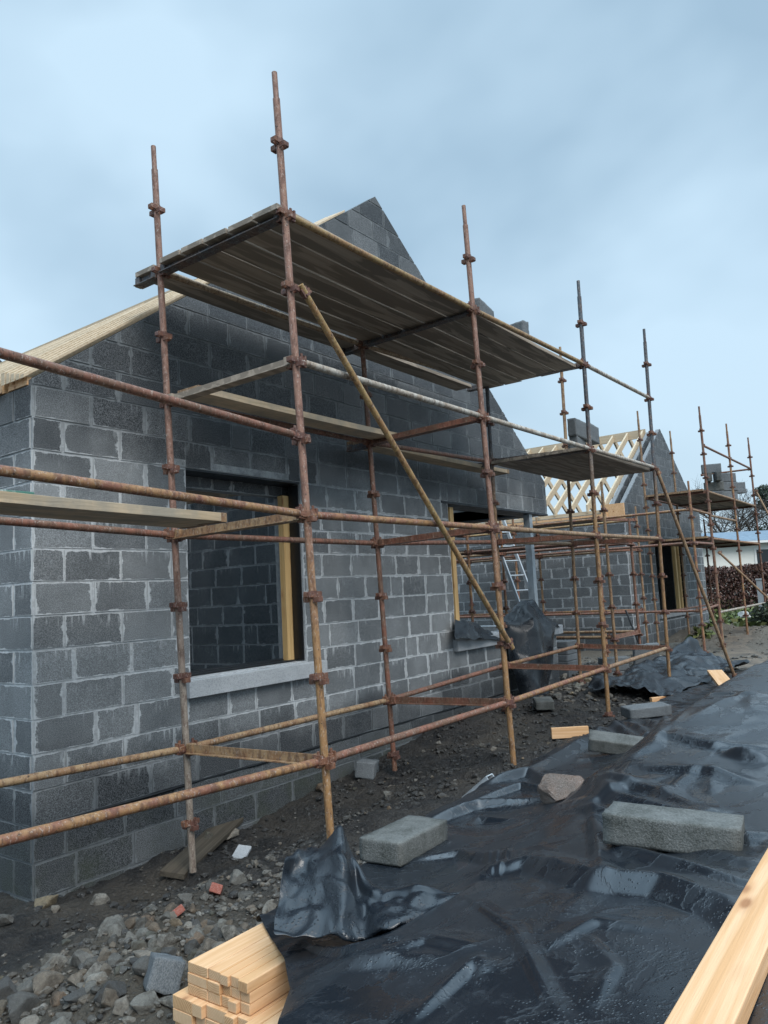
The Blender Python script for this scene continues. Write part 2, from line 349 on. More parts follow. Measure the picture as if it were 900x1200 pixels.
sd = Vector((math.sin(R(SUN_AZ))*math.cos(R(SUN_EL)), math.cos(R(SUN_AZ))*math.cos(R(SUN_EL)), math.sin(R(SUN_EL))))
so.rotation_euler = (-sd).to_track_quat('-Z', 'Y').to_euler(); so.location = (0, 0, 20)
scene.view_settings.view_transform = 'Standard'; scene.view_settings.look = 'None'; scene.view_settings.gamma = 1.; scene.view_settings.exposure = 1.18

# ------------------------------------------------------------------ ground
def g0(x, y):
    a = -.41 + .37*sstep(.4, 5.2, x)
    return a + (-.02-a)*(1-sstep(-1.35, -.05, y))
def gz(x, y):
    z = g0(x, y)
    near = 1-sstep(9., 16., x)
    if -4 < x < 30 and -6 < y < 12:
        z += .05*near*fbm(x*1.3, y*1.3) + .028*near*fbm(x*6, y*6, 3.) + .018*near*fbm(x*15, y*15, 5., 4)
        # rubble bank by the house corner, churned soil along the wall
        z += .05*math.exp(-((x+1.5)**2+(y+1.5)**2)/.35)
        z += .07*math.exp(-((x-9.6)**2+(y-.35)**2)/1.2) + .05*math.exp(-((x-6.3)**2+(y+.3)**2)/1.)
    # low earth bank and verge beyond the second house
    b = math.exp(-((x-17.2)/2.2)**2)*sstep(-3.5, -.8, y)*(1-sstep(2.2, 3.5, y))
    z += .22*b*(1+.8*fbm(x*2., y*2., 9.))
    z += .40*sstep(19., 26., x)*(1-sstep(60., 80., x))*sstep(-6., -1., y)
    return z
def ax(segs):
    r = []
    for a, b, st in segs: r += list(np.arange(a, b, st))
    return r
gx = ax([(-300,-60,60),(-60,-8,8),(-8,-3,.5),(-3,3.,.045),(3.,9,.08),(9,20,.2),(20,40,.8),(40,100,6),(100,900,100)]) + [900.]
gy = ax([(-300,-60,60),(-60,-8,8),(-8,-3,.5),(-3,1.,.045),(1.,4.,.2),(4,12,.8),(12,60,6),(60,800,100)]) + [800.]
nx, ny = len(gx), len(gy)
gv = [(x, y, gz(x, y)) for y in gy for x in gx]
gf = [(j*nx+i, j*nx+i+1, (j+1)*nx+i+1, (j+1)*nx+i) for j in range(ny-1) for i in range(nx-1)]
gm = bpy.data.meshes.new('ground'); gm.from_pydata(gv, [], gf); gm.materials.append(M['soil']); gm.polygons.foreach_set('use_smooth', [True]*len(gf))
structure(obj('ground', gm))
# worn clay path beyond the houses
t = NT('clay_path'); p = t.pos(); n = t.noise(p, 3, 6, .7)
M['path'] = t.out(t.mix(t.map(n, .35, .65), (.17,.135,.10), (.075,.064,.052)), .8, t.bump(t.noise(p, 30, 5, .7), .02, .9))
mb = MB(); pts = []
for i in range(31):
    x = 9.7 + i*.27
    c = -1.6 + .20*(x-9.7) + .1*math.sin(x); wv = .55+.15*math.sin(x*1.7)
    for s_ in (-1, -.33, .33, 1): yv = c + s_*wv; pts.append((x, yv, gz(x, yv)+.012-.05*(abs(s_) > .9)))
mb.add(pts, [(4*i+k, 4*i+4+k, 4*i+5+k, 4*i+1+k) for i in range(30) for k in range(3)], 0, True)
structure(mb.build('path', M['path']))

# ------------------------------------------------------------------ blockwork
def sub_rect(r, h):
    u0, u1, z0, z1 = r; a0, a1, b0, b1 = h
    if a0 >= u1 or a1 <= u0 or b0 >= z1 or b1 <= z0: return [r]
    o = []
    if a0 > u0: o.append((u0, a0, z0, z1))
    if a1 < u1: o.append((a1, u1, z0, z1))
    m0, m1 = max(u0, a0), min(u1, a1)
    if b0 > z0: o.append((m0, m1, z0, b0))
    if b1 < z1: o.append((m0, m1, b1, z1))
    return o
def clip(poly, hp):
    for a, b, c in hp:                       # keep a*u+b*z<=c
        q = []
        for i in range(len(poly)):
            p, n = poly[i], poly[(i+1) % len(poly)]
            dp, dn = a*p[0]+b*p[1]-c, a*n[0]+b*n[1]-c
            if dp <= 0: q.append(p)
            if (dp < 0 < dn) or (dn < 0 < dp):
                k = dp/(dp-dn); q.append((p[0]+(n[0]-p[0])*k, p[1]+(n[1]-p[1])*k))
        poly = q
        if len(poly) < 3: return []
    return poly
def blockwall(name, parent, fn, u0, u1, z0, z1, ztop, holes=(), hp=(), thick=.1, seed=1, mats=('blocks', 'mortar'), quoin=True, back=False, ub=None):
    """fn(u,n,z)->world; n<0 is outside. Courses of 225 mm hang down from ztop."""
    rd = random.Random(seed); mb = MB(); rects = [(u0, u1, z0, z1)]
    for h in holes: rects = [q for r in rects for q in sub_rect(r, h)]
    for r in rects:
        poly = clip([(r[0], r[2]), (r[1], r[2]), (r[1], r[3]), (r[0], r[3])], hp)
        if poly: mb.prism(poly, 0, thick, fn, 1)
    nb = len(mb.f); loc = []; rn = [0.]*nb; bw = [1.]*nb; bh = [1.]*nb; fu = [[(0, 0)]*len(f) for f in mb.f]
    k0 = int(math.floor((ztop-z1)/.225))-1; k1 = int(math.ceil((ztop-z0)/.225))+1
    for side in ((0,) if not back else (0, 1)):
      for k in range(k0, k1):
        zt = ztop - k*.225; zb = zt-.225
        u = (u0 if ub is None else ub) - (.225 if k % 2 == (ub is None) else 0) - .45*(0 if quoin else rd.random()); 
        while u < u1:
            L = .45
            if rd.random() < .06: L = rd.choice((.225, .3, .34))
            j = .009 + .012*rd.random() + (.022 if rd.random() < .22 else 0)
            a, b = u + j/2, u + L - j/2; u += L
            c0, c1 = zb + .005+.005*rd.random(), zt - .005-.006*rd.random()
            a, b = max(a, (u0 if ub is None else ub)+.001), min(b, u1-.001)
            c0, c1 = max(c0, z0), min(c1, z1)
            if b-a < .02 or c1-c0 < .015: continue
            rs = [(a, b, c0, c1)]
            for h in holes:
                hh = (h[0]-.004, h[1]+.004, h[2]-.004, h[3]+.004); rs = [q for r in rs for q in sub_rect(r, hh)]
            rv = rd.random()
            for r in rs:
                if r[1]-r[0] < .02 or r[3]-r[2] < .015: continue
                jt = lambda: (rd.random()-.5)*.005
                poly = [(r[0]+jt(), r[2]+jt()), (r[1]+jt(), r[2]+jt()), (r[1]+jt(), r[3]+jt()), (r[0]+jt(), r[3]+jt())]
                poly = clip(poly, hp)
                if len(poly) < 3: continue
                pr = .0035+.005*rd.random()
                n0, n1 = (-pr, .012) if side == 0 else (thick+pr, thick-.012)
                m = len(mb.f); mb.prism(poly, n0, n1, fn, 0); kk = len(poly)
                W, H = r[1]-r[0], r[3]-r[2]
                ring = [(p_[0]-r[0], p_[1]-r[2]) for p_ in poly]
                fu.append(ring[::-1]); fu.append(ring)
                for i in range(kk): fu.append([ring[i], ring[(i+1) % kk], ring[(i+1) % kk], ring[i]])
                q = len(mb.f)-m; rn += [rv]*q; bw += [W]*q; bh += [H]*q
    loc0 = WLOC[parent.name]; mb.v = [tuple(Vector(v)-loc0) for v in mb.v]
    me = mb.mesh(name, [M[mats[0]], M[mats[1]]], fixn=False)
    uv = me.uv_layers.new(name='loc'); uv.data.foreach_set('uv', [c for f in fu for p_ in f for c in p_])
    for an, dat in (('rnd', rn), ('bw', bw), ('bh', bh)):
        at = me.attributes.new(an, 'FLOAT', 'FACE'); at.data.foreach_set('value', dat)
    bm = bmesh.new(); bm.from_mesh(me); bmesh.ops.recalc_face_normals(bm, faces=bm.faces); bm.to_mesh(me); bm.free()
    return obj(name, me, parent, loc0)

def rafters(parent, xl, xr, xa, zpl, slope, ys, w=.044, h=.15, ridge_y=None, ext=.05):
    """pairs of rafters meeting at a ridge board; rafter feet stand on the wall plates at height zpl"""
    zr = zpl + slope*(xa-xl)
    ang = math.atan(slope); dz = h/math.cos(ang)
    for sgn, xe in ((1, xl), (-1, xr)):
        mb = MB()
        x0 = xe - sgn*ext; z0 = zpl - slope*ext
        poly = [(x0, z0), (xa-sgn*.02, zr-slope*.02), (xa-sgn*.02, zr-slope*.02+dz), (x0, z0+dz)]
        mb.prism(poly, -w/2, w/2, lambda u, n, z: (u, n, z))
        me = mb.mesh('rafter', [M['pine_y']], .003)
        for y in ys: obj('rafter', me, parent, (0, y+random.uniform(-.012, .012), random.uniform(-.006, .006)))
    mb = MB(); mb.box((xa-.018, ridge_y[0], zr-.02), (xa+.018, ridge_y[1], zr+dz+.02)); mb.build('ridge_board', M['pine_y'], parent)

YW = .478
# ---- house 1
H1 = empty('unfinished_house', (3.36, 4.5, -.4), 'nearest grey blockwork house with front gable and rafters at its left eaves', 'house')
XL, XR, XA, ZE, ZA = -.765, 7.49, 3.365, 2.99, 6.02
sl1 = (ZA-3.075)/(XA+.70)
gab = [(-sl1, 1., ZA - sl1*XA), (sl1, 1., ZA + sl1*XA)]
W1 = (.53, 1.89, .86, 2.545); W2 = (4.57, XR+1, .86, 2.545)
front = lambda u, n, z: (u, YW+n, z)
blockwall('front_wall', H1, front, XL, XR, -.7, 6.1, ZE, [W1, W2], gab, .1, 3)
fin = lambda u, n, z: (u, YW+.25+n, z)
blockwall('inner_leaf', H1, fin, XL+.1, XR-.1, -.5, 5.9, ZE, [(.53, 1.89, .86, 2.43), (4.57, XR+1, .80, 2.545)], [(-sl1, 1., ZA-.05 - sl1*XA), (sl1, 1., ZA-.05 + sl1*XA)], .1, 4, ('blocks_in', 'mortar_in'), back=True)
left = lambda u, n, z: (XL+n, u, z)
blockwall('side_wall', H1, left, YW+.1, 9., -.7, ZE, ZE, (), (), .1, 5, quoin=True, ub=YW)
# the block ends of the gable show on the return, so the corner reads as quoins
lin = lambda u, n, z: (XL+.25+n, u, z)
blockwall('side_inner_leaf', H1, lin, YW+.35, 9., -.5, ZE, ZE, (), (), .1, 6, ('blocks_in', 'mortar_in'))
rgt = lambda u, n, z: (XR-n, u, z)
blockwall('side_wall', H1, rgt, YW+.1, 9., -.5, 3.05, ZE, [(YW-.2, 2.9, .86, 2.545)], (), .3, 8, quoin=True, ub=YW)
part = lambda u, n, z: (2.72+n, u, z)
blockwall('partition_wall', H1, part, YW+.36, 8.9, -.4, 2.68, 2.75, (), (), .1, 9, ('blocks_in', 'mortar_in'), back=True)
bk = lambda u, n, z: (u, 9.+n, z)
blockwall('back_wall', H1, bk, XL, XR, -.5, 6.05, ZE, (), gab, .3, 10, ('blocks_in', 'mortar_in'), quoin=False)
mb = MB(); mb.box((XL+.36, YW+.36, -.25), (XR-.31, 8.99, -.1)); mb.build('floor_slab', M['lintel'], H1)
for xa_, xb_ in ((XL+.36, 2.70), (2.83, XR-.31)):
    for i in range(18): mb = MB(); mb.box((xa_, 1.7+.4*i, 2.70), (xb_, 1.745+.4*i, 2.90)); mb.build('added_joist', M['oldwood'], H1)  # joists added with the deck below; they dim the rooms but pass some daylight
mb = MB(); mb.box((XL+.36, 4.2, 2.905), (XR-.31, 8.99, 2.925)); mb.build('unseen_deck', M['oldwood'], H1)  # unseen deck, added over the rear only to keep the rooms dark
mb = MB(); mb.box((.36, YW-.006, 2.549), (2.06, YW+.099, 2.61)); mb.build('lintel', M['lintel'], H1, bevel=.003)
mb = MB(); mb.box((.40, YW+.004, 2.530), (2.02, YW+.34, 2.5485)); mb.build('lintel_soffit', M['darksteel'], H1)
mb = MB(); mb.box((4.42, YW-.012, 2.515), (XR+.008, YW+.12, 2.544)); mb.box((4.42, YW+.123, 2.52), (XR-.01, YW+.35, 2.70)); mb.build('lintel', M['darksteel'], H1, bevel=.003)
mb = MB(); mb.box((XR-.30, YW+.36, 2.52), (XR+.006, 3.05, 2.70)); mb.build('lintel', M['darksteel'], H1, bevel=.003)
def sill(x0, x1, y0, y1, z0, z1, name='window_sill'):
    mb = MB(); mb.add([(x0,y0,z0),(x1,y0,z0),(x1,y1,z0),(x0,y1,z0),(x0,y0,z1-.02),(x1,y0,z1-.02),(x1,y1,z1),(x0,y1,z1)], [(0,3,2,1),(4,5,6,7),(0,1,5,4),(1,2,6,5),(2,3,7,6),(3,0,4,7)])
    return mb.build(name, M['sill'], H1, bevel=.005)
sill(.46, 2.10, YW-.075, YW+.20, .715, .868); sill(4.50, 7.44, YW-.075, YW+.20, .715, .868)
sill(7.443, 7.60, YW-.075, 2.95, .715, .866)
mb = MB(); mb.box((.50, YW+.205, .80), (1.95, YW+.345, .885)); mb.box((.55, YW+.10, .869), (1.86, YW+.2, .878)); mb.build('cavity_membrane', M['dpc'], H1, bevel=.004)
mb = MB(); mb.box((1.80, YW+.145, .872), (1.888, YW+.212, 2.43)); mb.build('timber_upright', M['pine_z'], H1, bevel=.003)
mb = MB(); mb.box((1.874, YW+.02, .872), (1.887, YW+.135, 2.52)); mb.box((1.86, YW+.215, .872), (1.887, YW+.248, 2.45)); mb.build('cavity_membrane', M['dpc'], H1)
mb = MB(); mb.box((4.715, YW+.06, .872), (4.80, YW+.14, 2.49)); mb.build('timber_upright', M['pine_z'], H1, bevel=.003)
mb = MB(); mb.box((5.18, YW+.36, .872), (5.25, YW+.44, 2.5)); mb.build('grey_upright', M['galv'], H1, bevel=.003)
# galvanised box post at the open corner
mb = MB(); mb.box((6.90, YW+.02, .872), (7.0, YW+.12, 2.512)); mb.box((6.86, YW-.02, .869), (7.04, YW+.16, .8715)); mb.build('steel_column', M['galv'], H1, bevel=.004)
# damp proof course poking out of the joint along the foot
mb = MB()
for i in range(46):
    xa_, xb_ = XL+.02+i*.178, XL+.02+(i+1)*.178; d0, d1 = [.011+.012*fbm(q*1.9, 1.3) for q in (xa_, xb_)]; z = .070
    mb.add([(xa_, YW+.01, z+.006), (xb_, YW+.01, z+.006), (xb_, YW-d1, z-.003), (xa_, YW-d0, z-.003), (xb_, YW-d1-.002, z-.010-.4*d1), (xa_, YW-d0-.002, z-.010-.4*d0), (xb_, YW-.006, z-.012), (xa_, YW-.006, z-.012)], [(0,1,2,3), (3,2,4,5), (5,4,6,7)], 0, True)
mb.build('damp_course', M['dpc'], H1)
# wall plates, rafters, blocking at the left eaves
mb = MB(); mb.box((XL+.02, YW+.36, ZE), (XL+.14, 9, ZE+.07)); mb.build('wall_plate', M['pine_y'], H1)
mb = MB(); mb.box((XR-.14, YW+.36, 3.05), (XR-.02, 9, 3.12)); mb.build('wall_plate', M['pine_y'], H1)
rafters(H1, XL+.02, XR-.02, XA, ZE+.04, (ZA-.20-ZE-.04)/(XA-XL-.02), [YW+.40+.3*i for i in range(29)], ridge_y=(YW+.36, 9), ext=.10, h=.085)
mb = MB()
for i in range(26): y = YW+.435+.3*i; mb.box((XL-.012, y-.39, ZE+.004), (XL+.018, y-.14, ZE+.062+.03*(i % 2)))
mb.build('eaves_blocking', M['pine'], H1)
# thin verge board on the left slope of the gable
for q, (ya, yb, dz_) in enumerate(((.015, .062, .0), (.075, .125, .014), (.14, .19, .030), (.205, .25, .045), (.27, .32, .062))):
    mb = MB(); za, zb = ZE+.075+sl1*(.05-.10), ZA-sl1*.55; k_ = 1-.85
    mb.prism([(XL-.05, za+dz_*.0+.002), (XA-.55, zb+.004), (XA-.55, zb+.030+dz_*.15), (XL-.05, za+.030+dz_)], YW+ya, YW+yb, lambda u, n, z: (u, n, z)); mb.build('verge_batten', M['pine_y'], H1, bevel=.003)

# ---- house 2
H2 = empty('unfinished_house', (16.2, 5., -.05), 'second blockwork house with open pale rafters and a steep gable further right', 'house')
X2, X2R, X2A, Y2, Z2E, Z2A = 13.02, 19.35, 16.25, 1.15, 2.98, 5.27
s2 = (Z2A-3.12)/(X2A-X2); gab2 = [(-s2, 1., Z2A - s2*X2A), (s2, 1., Z2A + s2*X2A)]
f2 = lambda u, n, z: (u, Y2+n, z)
blockwall('front_wall', H2, f2, X2, X2R, -.3, 5.4, 2.95, [(14.95, 17.5, .66, 2.33)], gab2, .1, 21, mats=('blocks2', 'mortar2'))
f2b = lambda u, n, z: (u, Y2+.25+n, z)
blockwall('inner_leaf', H2, f2b, X2+.1, X2R-.1, -.3, 5.4, 2.95, [(14.95, 17.5, .66, 2.33)], [(-s2, 1., Z2A-.03 - s2*X2A), (s2, 1., Z2A-.03 + s2*X2A)], .1, 22, mats=('blocks2', 'mortar2'))
l2 = lambda u, n, z: (X2+n, u, z)
blockwall('side_wall', H2, l2, Y2+.1, 11., -.3, Z2E, 2.95, (), (), .3, 23, ub=Y2, mats=('blocks2', 'mortar2'))
r2f = lambda u, n, z: (X2R-n, u, z)
blockwall('side_wall', H2, r2f, Y2+.1, 11., -.3, Z2E, 2.95, (), (), .3, 24, quoin=False, mats=('blocks2', 'mortar2'))
blockwall('partition_wall', H2, lambda u, n, z: (u, 3.6+n, z), X2+.31, X2R-.31, -.3, 2.6, 2.95, (), (), .1, 25, ('blocks_in', 'mortar_in'), quoin=False)
mb = MB(); mb.box((X2+.31, Y2+.36, 2.62), (X2R-.31, 10.9, 2.74)); mb.build('unseen_deck', M['oldwood'], H2)
mb = MB(); mb.box((X2+.02, Y2+.36, Z2E), (X2+.16, 11, Z2E+.08)); mb.build('wall_plate', M['pine_y'], H2)
mb = MB(); mb.box((X2R-.16, Y2+.36, Z2E), (X2R-.02, 11, Z2E+.08)); mb.build('wall_plate', M['pine_y'], H2)
mb = MB(); mb.box((X2-.03, Y2-.012, 2.80), (X2+.02, Y2+.5, 3.16)); mb.box((X2-.05, Y2+.36, 2.86), (X2-.005, 10.9, 2.96)); mb.build('eaves_blocking', M['pine'], H2)
rafters(H2, X2+.04, X2R-.04, X2A, Z2E+.07, s2*.98, [Y2+.42+.4*i for i in range(24)], ridge_y=(Y2+.36, 11), ext=.04, h=.15)
mb = MB(); mb.box((14.85, Y2-.06, .545), (17.6, Y2+.2, .655)); mb.build('window_sill', M['sill'], H2, bevel=.005)
for x in (17.02, 17.30):
    mb = MB(); mb.box((x, Y2+.12, .66), (x+.12, Y2+.2, 2.32)); mb.build('timber_upright', M['pine_z'], H2)
mb = MB(); mb.box((14.8, Y2-.008, 2.335), (17.65, Y2+.1, 2.40)); mb.build('lintel', M['darksteel'], H2)

# ------------------------------------------------------------------ scaffolds
def cup_mesh():
    mb = MB(); mb.tube((0,0,-.026), (0,0,.022), .0275, 14)
    for dx, dy, dz in ((1,0,.0),(-1,0,.0),(0,1,-.03),(0,-1,-.03)):
        d = Vector((dx, dy, 0)); s_ = Vector((-dy, dx, 0)); c = d*.043 + Vector((0,0,dz))
        # V pressing: two flared cheeks and a back plate
        for q in (-1, 1): mb.obox(c + s_*q*.019 - d*.004, d*.021, s_*.004, (0,0,.018))
        mb.obox(c + d*.017, d*.004, s_*.021, (0,0,.015))
    return mb.mesh('coupler', [M['cup']], .002)
CUP = cup_mesh()
def clamp_mesh():
    mb = MB(); mb.obox((.055,0,0), (.032,0,0), (0,.015,0), (0,0,.032)); mb.obox((.072,0,.012), (.008,0,0), (0,.024,0), (0,0,.030)); mb.obox((.058,.0,.036), (.010,0,0), (0,.005,0), (0,0,.024))
    return mb.mesh('wedge_clamp', [M['cup']], .003)
CLAMP = clamp_mesh()
def standard(sc, bot, top, mat, zoff=0., kmin=0, kmax=9, spigot=True):
    """bot/top are points on the axis; nodes every 495 mm measured from zoff"""
    bot, top = Vector(bot), Vector(top); d = (top-bot)/(top.z-bot.z)
    sh = top - d*(.19 if spigot else 0); mb = MB(); n = 6
    for i in range(n): mb.tube(bot+(sh-bot)*i/n - bot, bot+(sh-bot)*(i+1)/n - bot, .0242, 14, caps=i in (0, n-1))
    o = obj('standard', mb.mesh('standard', [mat]), sc, bot)
    if spigot:
        m2 = MB(); m2.tube((0,0,0), d*.19, .0188, 12); obj('spigot', m2.mesh('spigot', [mat]), o, sh)
    for k in range(kmin, kmax+1):
        z = zoff + k*S
        if bot.z+.04 < z < sh.z-.05: obj('coupler', CUP, o, bot + d*(z-bot.z))
    return o
def tube_part(sc, name, p, q, mat, r=.0242, clamps=True, gap=.035):
    p, q = Vector(p), Vector(q); d = (q-p).normalized(); mid = (p+q)/2; mb = MB()
    mb.tube(p+d*gap-mid, q-d*gap-mid, r, 14)
    o = obj(name, mb.mesh(name, [mat]), sc, mid)
    if clamps:
        for e, dd in ((p, d), (q, -d)):
            c = obj('wedge_clamp', CLAMP, o, e); c.rotation_euler = dd.to_track_quat('X', 'Z').to_euler()
    return o
def transom(sc, p, q, mat, name='transom'):
    p, q = Vector(p), Vector(q); d = (q-p).normalized(); mid = (p+q)/2; mb = MB(); a, b = p+d*.03-mid, q-d*.03-mid
    mb.beam(a+Vector((0,0,.004)), b+Vector((0,0,.004)), .010, .052); mb.beam(a+Vector((0,0,-.027)), b+Vector((0,0,-.027)), .085, .008)
    mb.beam(a, a+d*.05, .05, .07); mb.beam(b-d*.05, b, .05, .07)
    return obj(name, mb.mesh(name, [mat], .002), sc, mid)
class Pole:
    def __init__(s, x, y, tx=0., ty=0., dz=0.): s.x, s.y, s.tx, s.ty, s.dz = x, y, tx, ty, dz
    def at(s, z): return Vector((s.x+s.tx*(z-2), s.y+s.ty*(z-2), z))
    def k(s, k): return s.at(k*S+s.dz)

SC1 = empty('scaffold', (2.5, -.6, -.1), 'rust red tube scaffold along the front of the nearest house with a high boarded lift', 'scaffold', 'tube scaffolds around the houses')
OA, IA = Pole(.047, -1.251, -.012, .033, -.022), Pole(.029, .006, -.014, .033, -.043)
OB, IB = Pole(2.420, -1.271, .002, .027, -.012), Pole(2.425, -.011, -.016, .021, -.046)
OC, IC = Pole(4.898, -1.254, -.006, -.013, .004), Pole(4.841, -.022, -.003, -.008, .025)
OD, ID = Pole(7.237, -1.259, .010, -.013, .032), Pole(7.229, -.001, .002, -.015, .060)
OL, IL = Pole(-2.38, -1.27, 0, 0, .07), Pole(-2.38, .0, 0, 0, .05)
Z9 = 9*S + .5
for P, zb, zt, mat, km in ((OA, -.03, Z9, 'rust_a', 9), (IA, -.37, Z9, 'rust_b', 9), (OB, -.03, Z9, 'rust_a', 9), (IB, -.20, 8*S+.3, 'rust_red', 8), (OC, -.05, Z9, 'steel_och', 9), (IC, -.07, 8*S+.25, 'steel_och', 8),
                           (OD, -.05, Z9, 'steel_och', 9), (ID, -.05, Z9, 'rust_och2', 9), (OL, -.1, Z9-1, 'rust_och', 7), (IL, -.35, Z9-1, 'rust_red', 7)):
    standard(SC1, P.at(zb), P.at(zt+P.dz), M[mat], P.dz, 0, km, True)
def led(a, b, k, mat, sc=SC1, kb=None, name='ledger'): return tube_part(sc, name, a.k(k), b.k(k if kb is None else kb), M[mat])
# outer ledgers
led(OA, OB, 1, 'rust_red'); led(OB, OC, 1, 'rust_och'); led(OC, OD, 1, 'rust_och2')
led(OA, OB, 4, 'rust_och'); led(OB, OC, 4, 'rust_och2'); led(OC, OD, 4, 'rust_och2')
led(OA, OB, 6, 'pale'); led(OB, OC, 6, 'pale'); led(OC, OD, 6, 'pale')
led(OA, OB, 8, 'yellow'); led(OB, OC, 8, 'yellow'); led(OC, OD, 8, 'pale')
# inner ledgers
for k, ms in ((1, ('rust_och2', 'rust_red', 'rust_och')), (4, ('rust_red', 'rust_red', 'rust_och2')), (6, ('rust_red', 'rust_red', 'steel')), (8, ('och_pale', 'och_pale', None))):
    for (a, b), m_ in zip(((IA, IB), (IB, IC), (IC, ID)), ms):
        if m_: led(a, b, k, m_)
# left bay, rising a little to the left
for k, m_, zl in ((1, 'rust_och', .560), (4, 'rust_och', 2.062), (5, 'rust_red', 2.575)):
    tube_part(SC1, 'ledger', OA.k(k), (-2.38, -1.27, zl), M[m_])
for k, m_, zl in ((1, 'rust_och2', .535), (4, 'rust_red', 2.025)):
    tube_part(SC1, 'ledger', IA.k(k), (-2.38, 0, zl), M[m_])
# transoms
for a, b, k, m_ in ((IA, OA, 1, 'rust_och2'), (IB, OB, 1, 'rust_red'), (IC, OC, 1, 'rust_red'), (ID, OD, 1, 'rust_red'), (IA, OA, 4, 'rust_och2'), (IB, OB, 4, 'rust_red'), (IC, OC, 4, 'rust_red'), (ID, OD, 4, 'rust_red'),
                    (IB, OB, 6, 'rust_red'), (IC, OC, 6, 'steel'), (ID, OD, 6, 'steel'), (IA, OA, 8, 'steel'), (IB, OB, 8, 'steel'), (IC, OC, 8, 'steel')):
    transom(SC1, a.k(k), b.k(k), M[m_])
transom(SC1, IA.k(6), OA.k(6), M['board_top'])
transom(SC1, (-2.38, 0, 2.02), (-2.38, -1.27, 2.06), M['rust_red']); transom(SC1, (-2.38, 0, .52), (-2.38, -1.27, .56), M['rust_red'])
# inside-board brackets
for P, k in ((IB, 6), (IC, 6), (IA, 8), (IB, 8), (IC, 8)):
    a = P.k(k)+Vector((0, 0, -.02)); transom(SC1, a, a+Vector((0, .30, 0)), M['steel'], 'bracket')
# braces and the raking prop
tube_part(SC1, 'diagonal_brace', OA.k(7)+Vector((.03, -.06, 0)), OB.at(.93)+Vector((.05, -.06, 0)), M['yellow'], .0225, True, 0.)
tube_part(SC1, 'raking_prop', OD.at(2.98)+Vector((.05, -.02, 0)), (8.47, -1.79, -.03), M['rust_och2'], .0242, True, .02)

SC2 = empty('scaffold', (15.7, .1, 0), 'far scaffold wrapping the second house with a block stack on its boards', 'scaffold', 'tube scaffolds around the houses')
def st2(x, y, zt, mat, zb=-.05, zo=.1, sp=True): return standard(SC2, (x+.02, y, zb), (x-.03, y, zt), M[mat], zo, 0, 11, sp)
OX, IX = (13.24, 15.68, 18.1), (13.2, 15.6, 18.05)
for x, m_ in zip(OX, ('rust_red', 'rust_och', 'rust_red')): st2(x, -.55, 5.02, m_, zo=.07)
for x, zt in zip(IX, (5.15, 5.05)): st2(x, .72, zt, 'rust_och2', zo=.07)
st2(18.05, .72, 3.0, 'rust_red', zo=.07)
st2(13.42, -.52, 3.22, 'rust_och2')
SO, SI = 11.32, 12.5                             # side lift between the houses
for y, zt in ((-.68, 3.25), (1.15, 3.3), (2.97, 3.3), (4.8, 3.3)): st2(SO, y, zt, 'rust_och', zo=.12)
for y in (.72, 2.97, 4.8): st2(SI, y, 3.0, 'rust_och2', zo=.12)
def t2(p, q, m_, n='ledger', **k): return tube_part(SC2, n, p, q, M[m_], **k)
for z, m_ in ((3.22, 'rust_och2'), (2.24, 'rust_och')):
    for a, b in ((0, 1), (1, 2)):
        t2((OX[a], -.55, z), (OX[b], -.55, z), m_); t2((IX[a], .72, z), (IX[b], .72, z), 'rust_red')
    for i in range(3): transom(SC2, (IX[i], .72, z), (OX[i], -.55, z), M['rust_red'])
t2((OX[0], -.55, 4.19), (OX[1], -.55, 4.19), 'rust_red'); t2((OX[1], -.55, 4.19), (OX[2], -.55, 4.19), 'rust_red'); t2((OX[2], -.55, 4.19), (IX[2], .72, 4.19), 'rust_red', 'end_rail')
t2((OX[0], -.55, 2.72), (OX[1], -.55, 2.72), 'rust_och2'); t2((OX[0], -.55, .73), (OX[1], -.55, .73), 'pale'); t2((OX[1], -.55, .73), (OX[2], -.55, .73), 'pale')
t2((IX[0], .72, .74), (IX[1], .72, .74), 'rust_red'); t2((IX[1], .72, .74), (IX[2], .72, .74), 'rust_red')
for z, m_, m2_ in ((2.72, 'rust_och', 'yellow'), (2.1, 'rust_red', 'rust_och2'), (.85, 'rust_red', 'rust_och')):
    ys = (-.68, 1.15, 2.97, 4.8)
    for a, b in zip(ys, ys[1:]): t2((SO, a, z), (SO, b, z), m_)
    for a, b in zip((.72, 2.97), (2.97, 4.8)): t2((SI, a, z), (SI, b, z), m2_)
    for yo, yi in ((1.15, .72), (2.97, 2.97), (4.8, 4.8)): transom(SC2, (SO, yo, z), (SI, yi, z), M['rust_red'])
    t2((SO, -.68, z), (OX[0], -.55, z+.03), m_)
t2((13.3, -.62, 1.98), (14.4, -2.1, -.02), 'rust_och2', 'raking_prop', r=.0225)
t2((18.05, -.6, 3.65), (17.5, -2.0, .0), 'rust_och2', 'raking_prop', r=.0225)

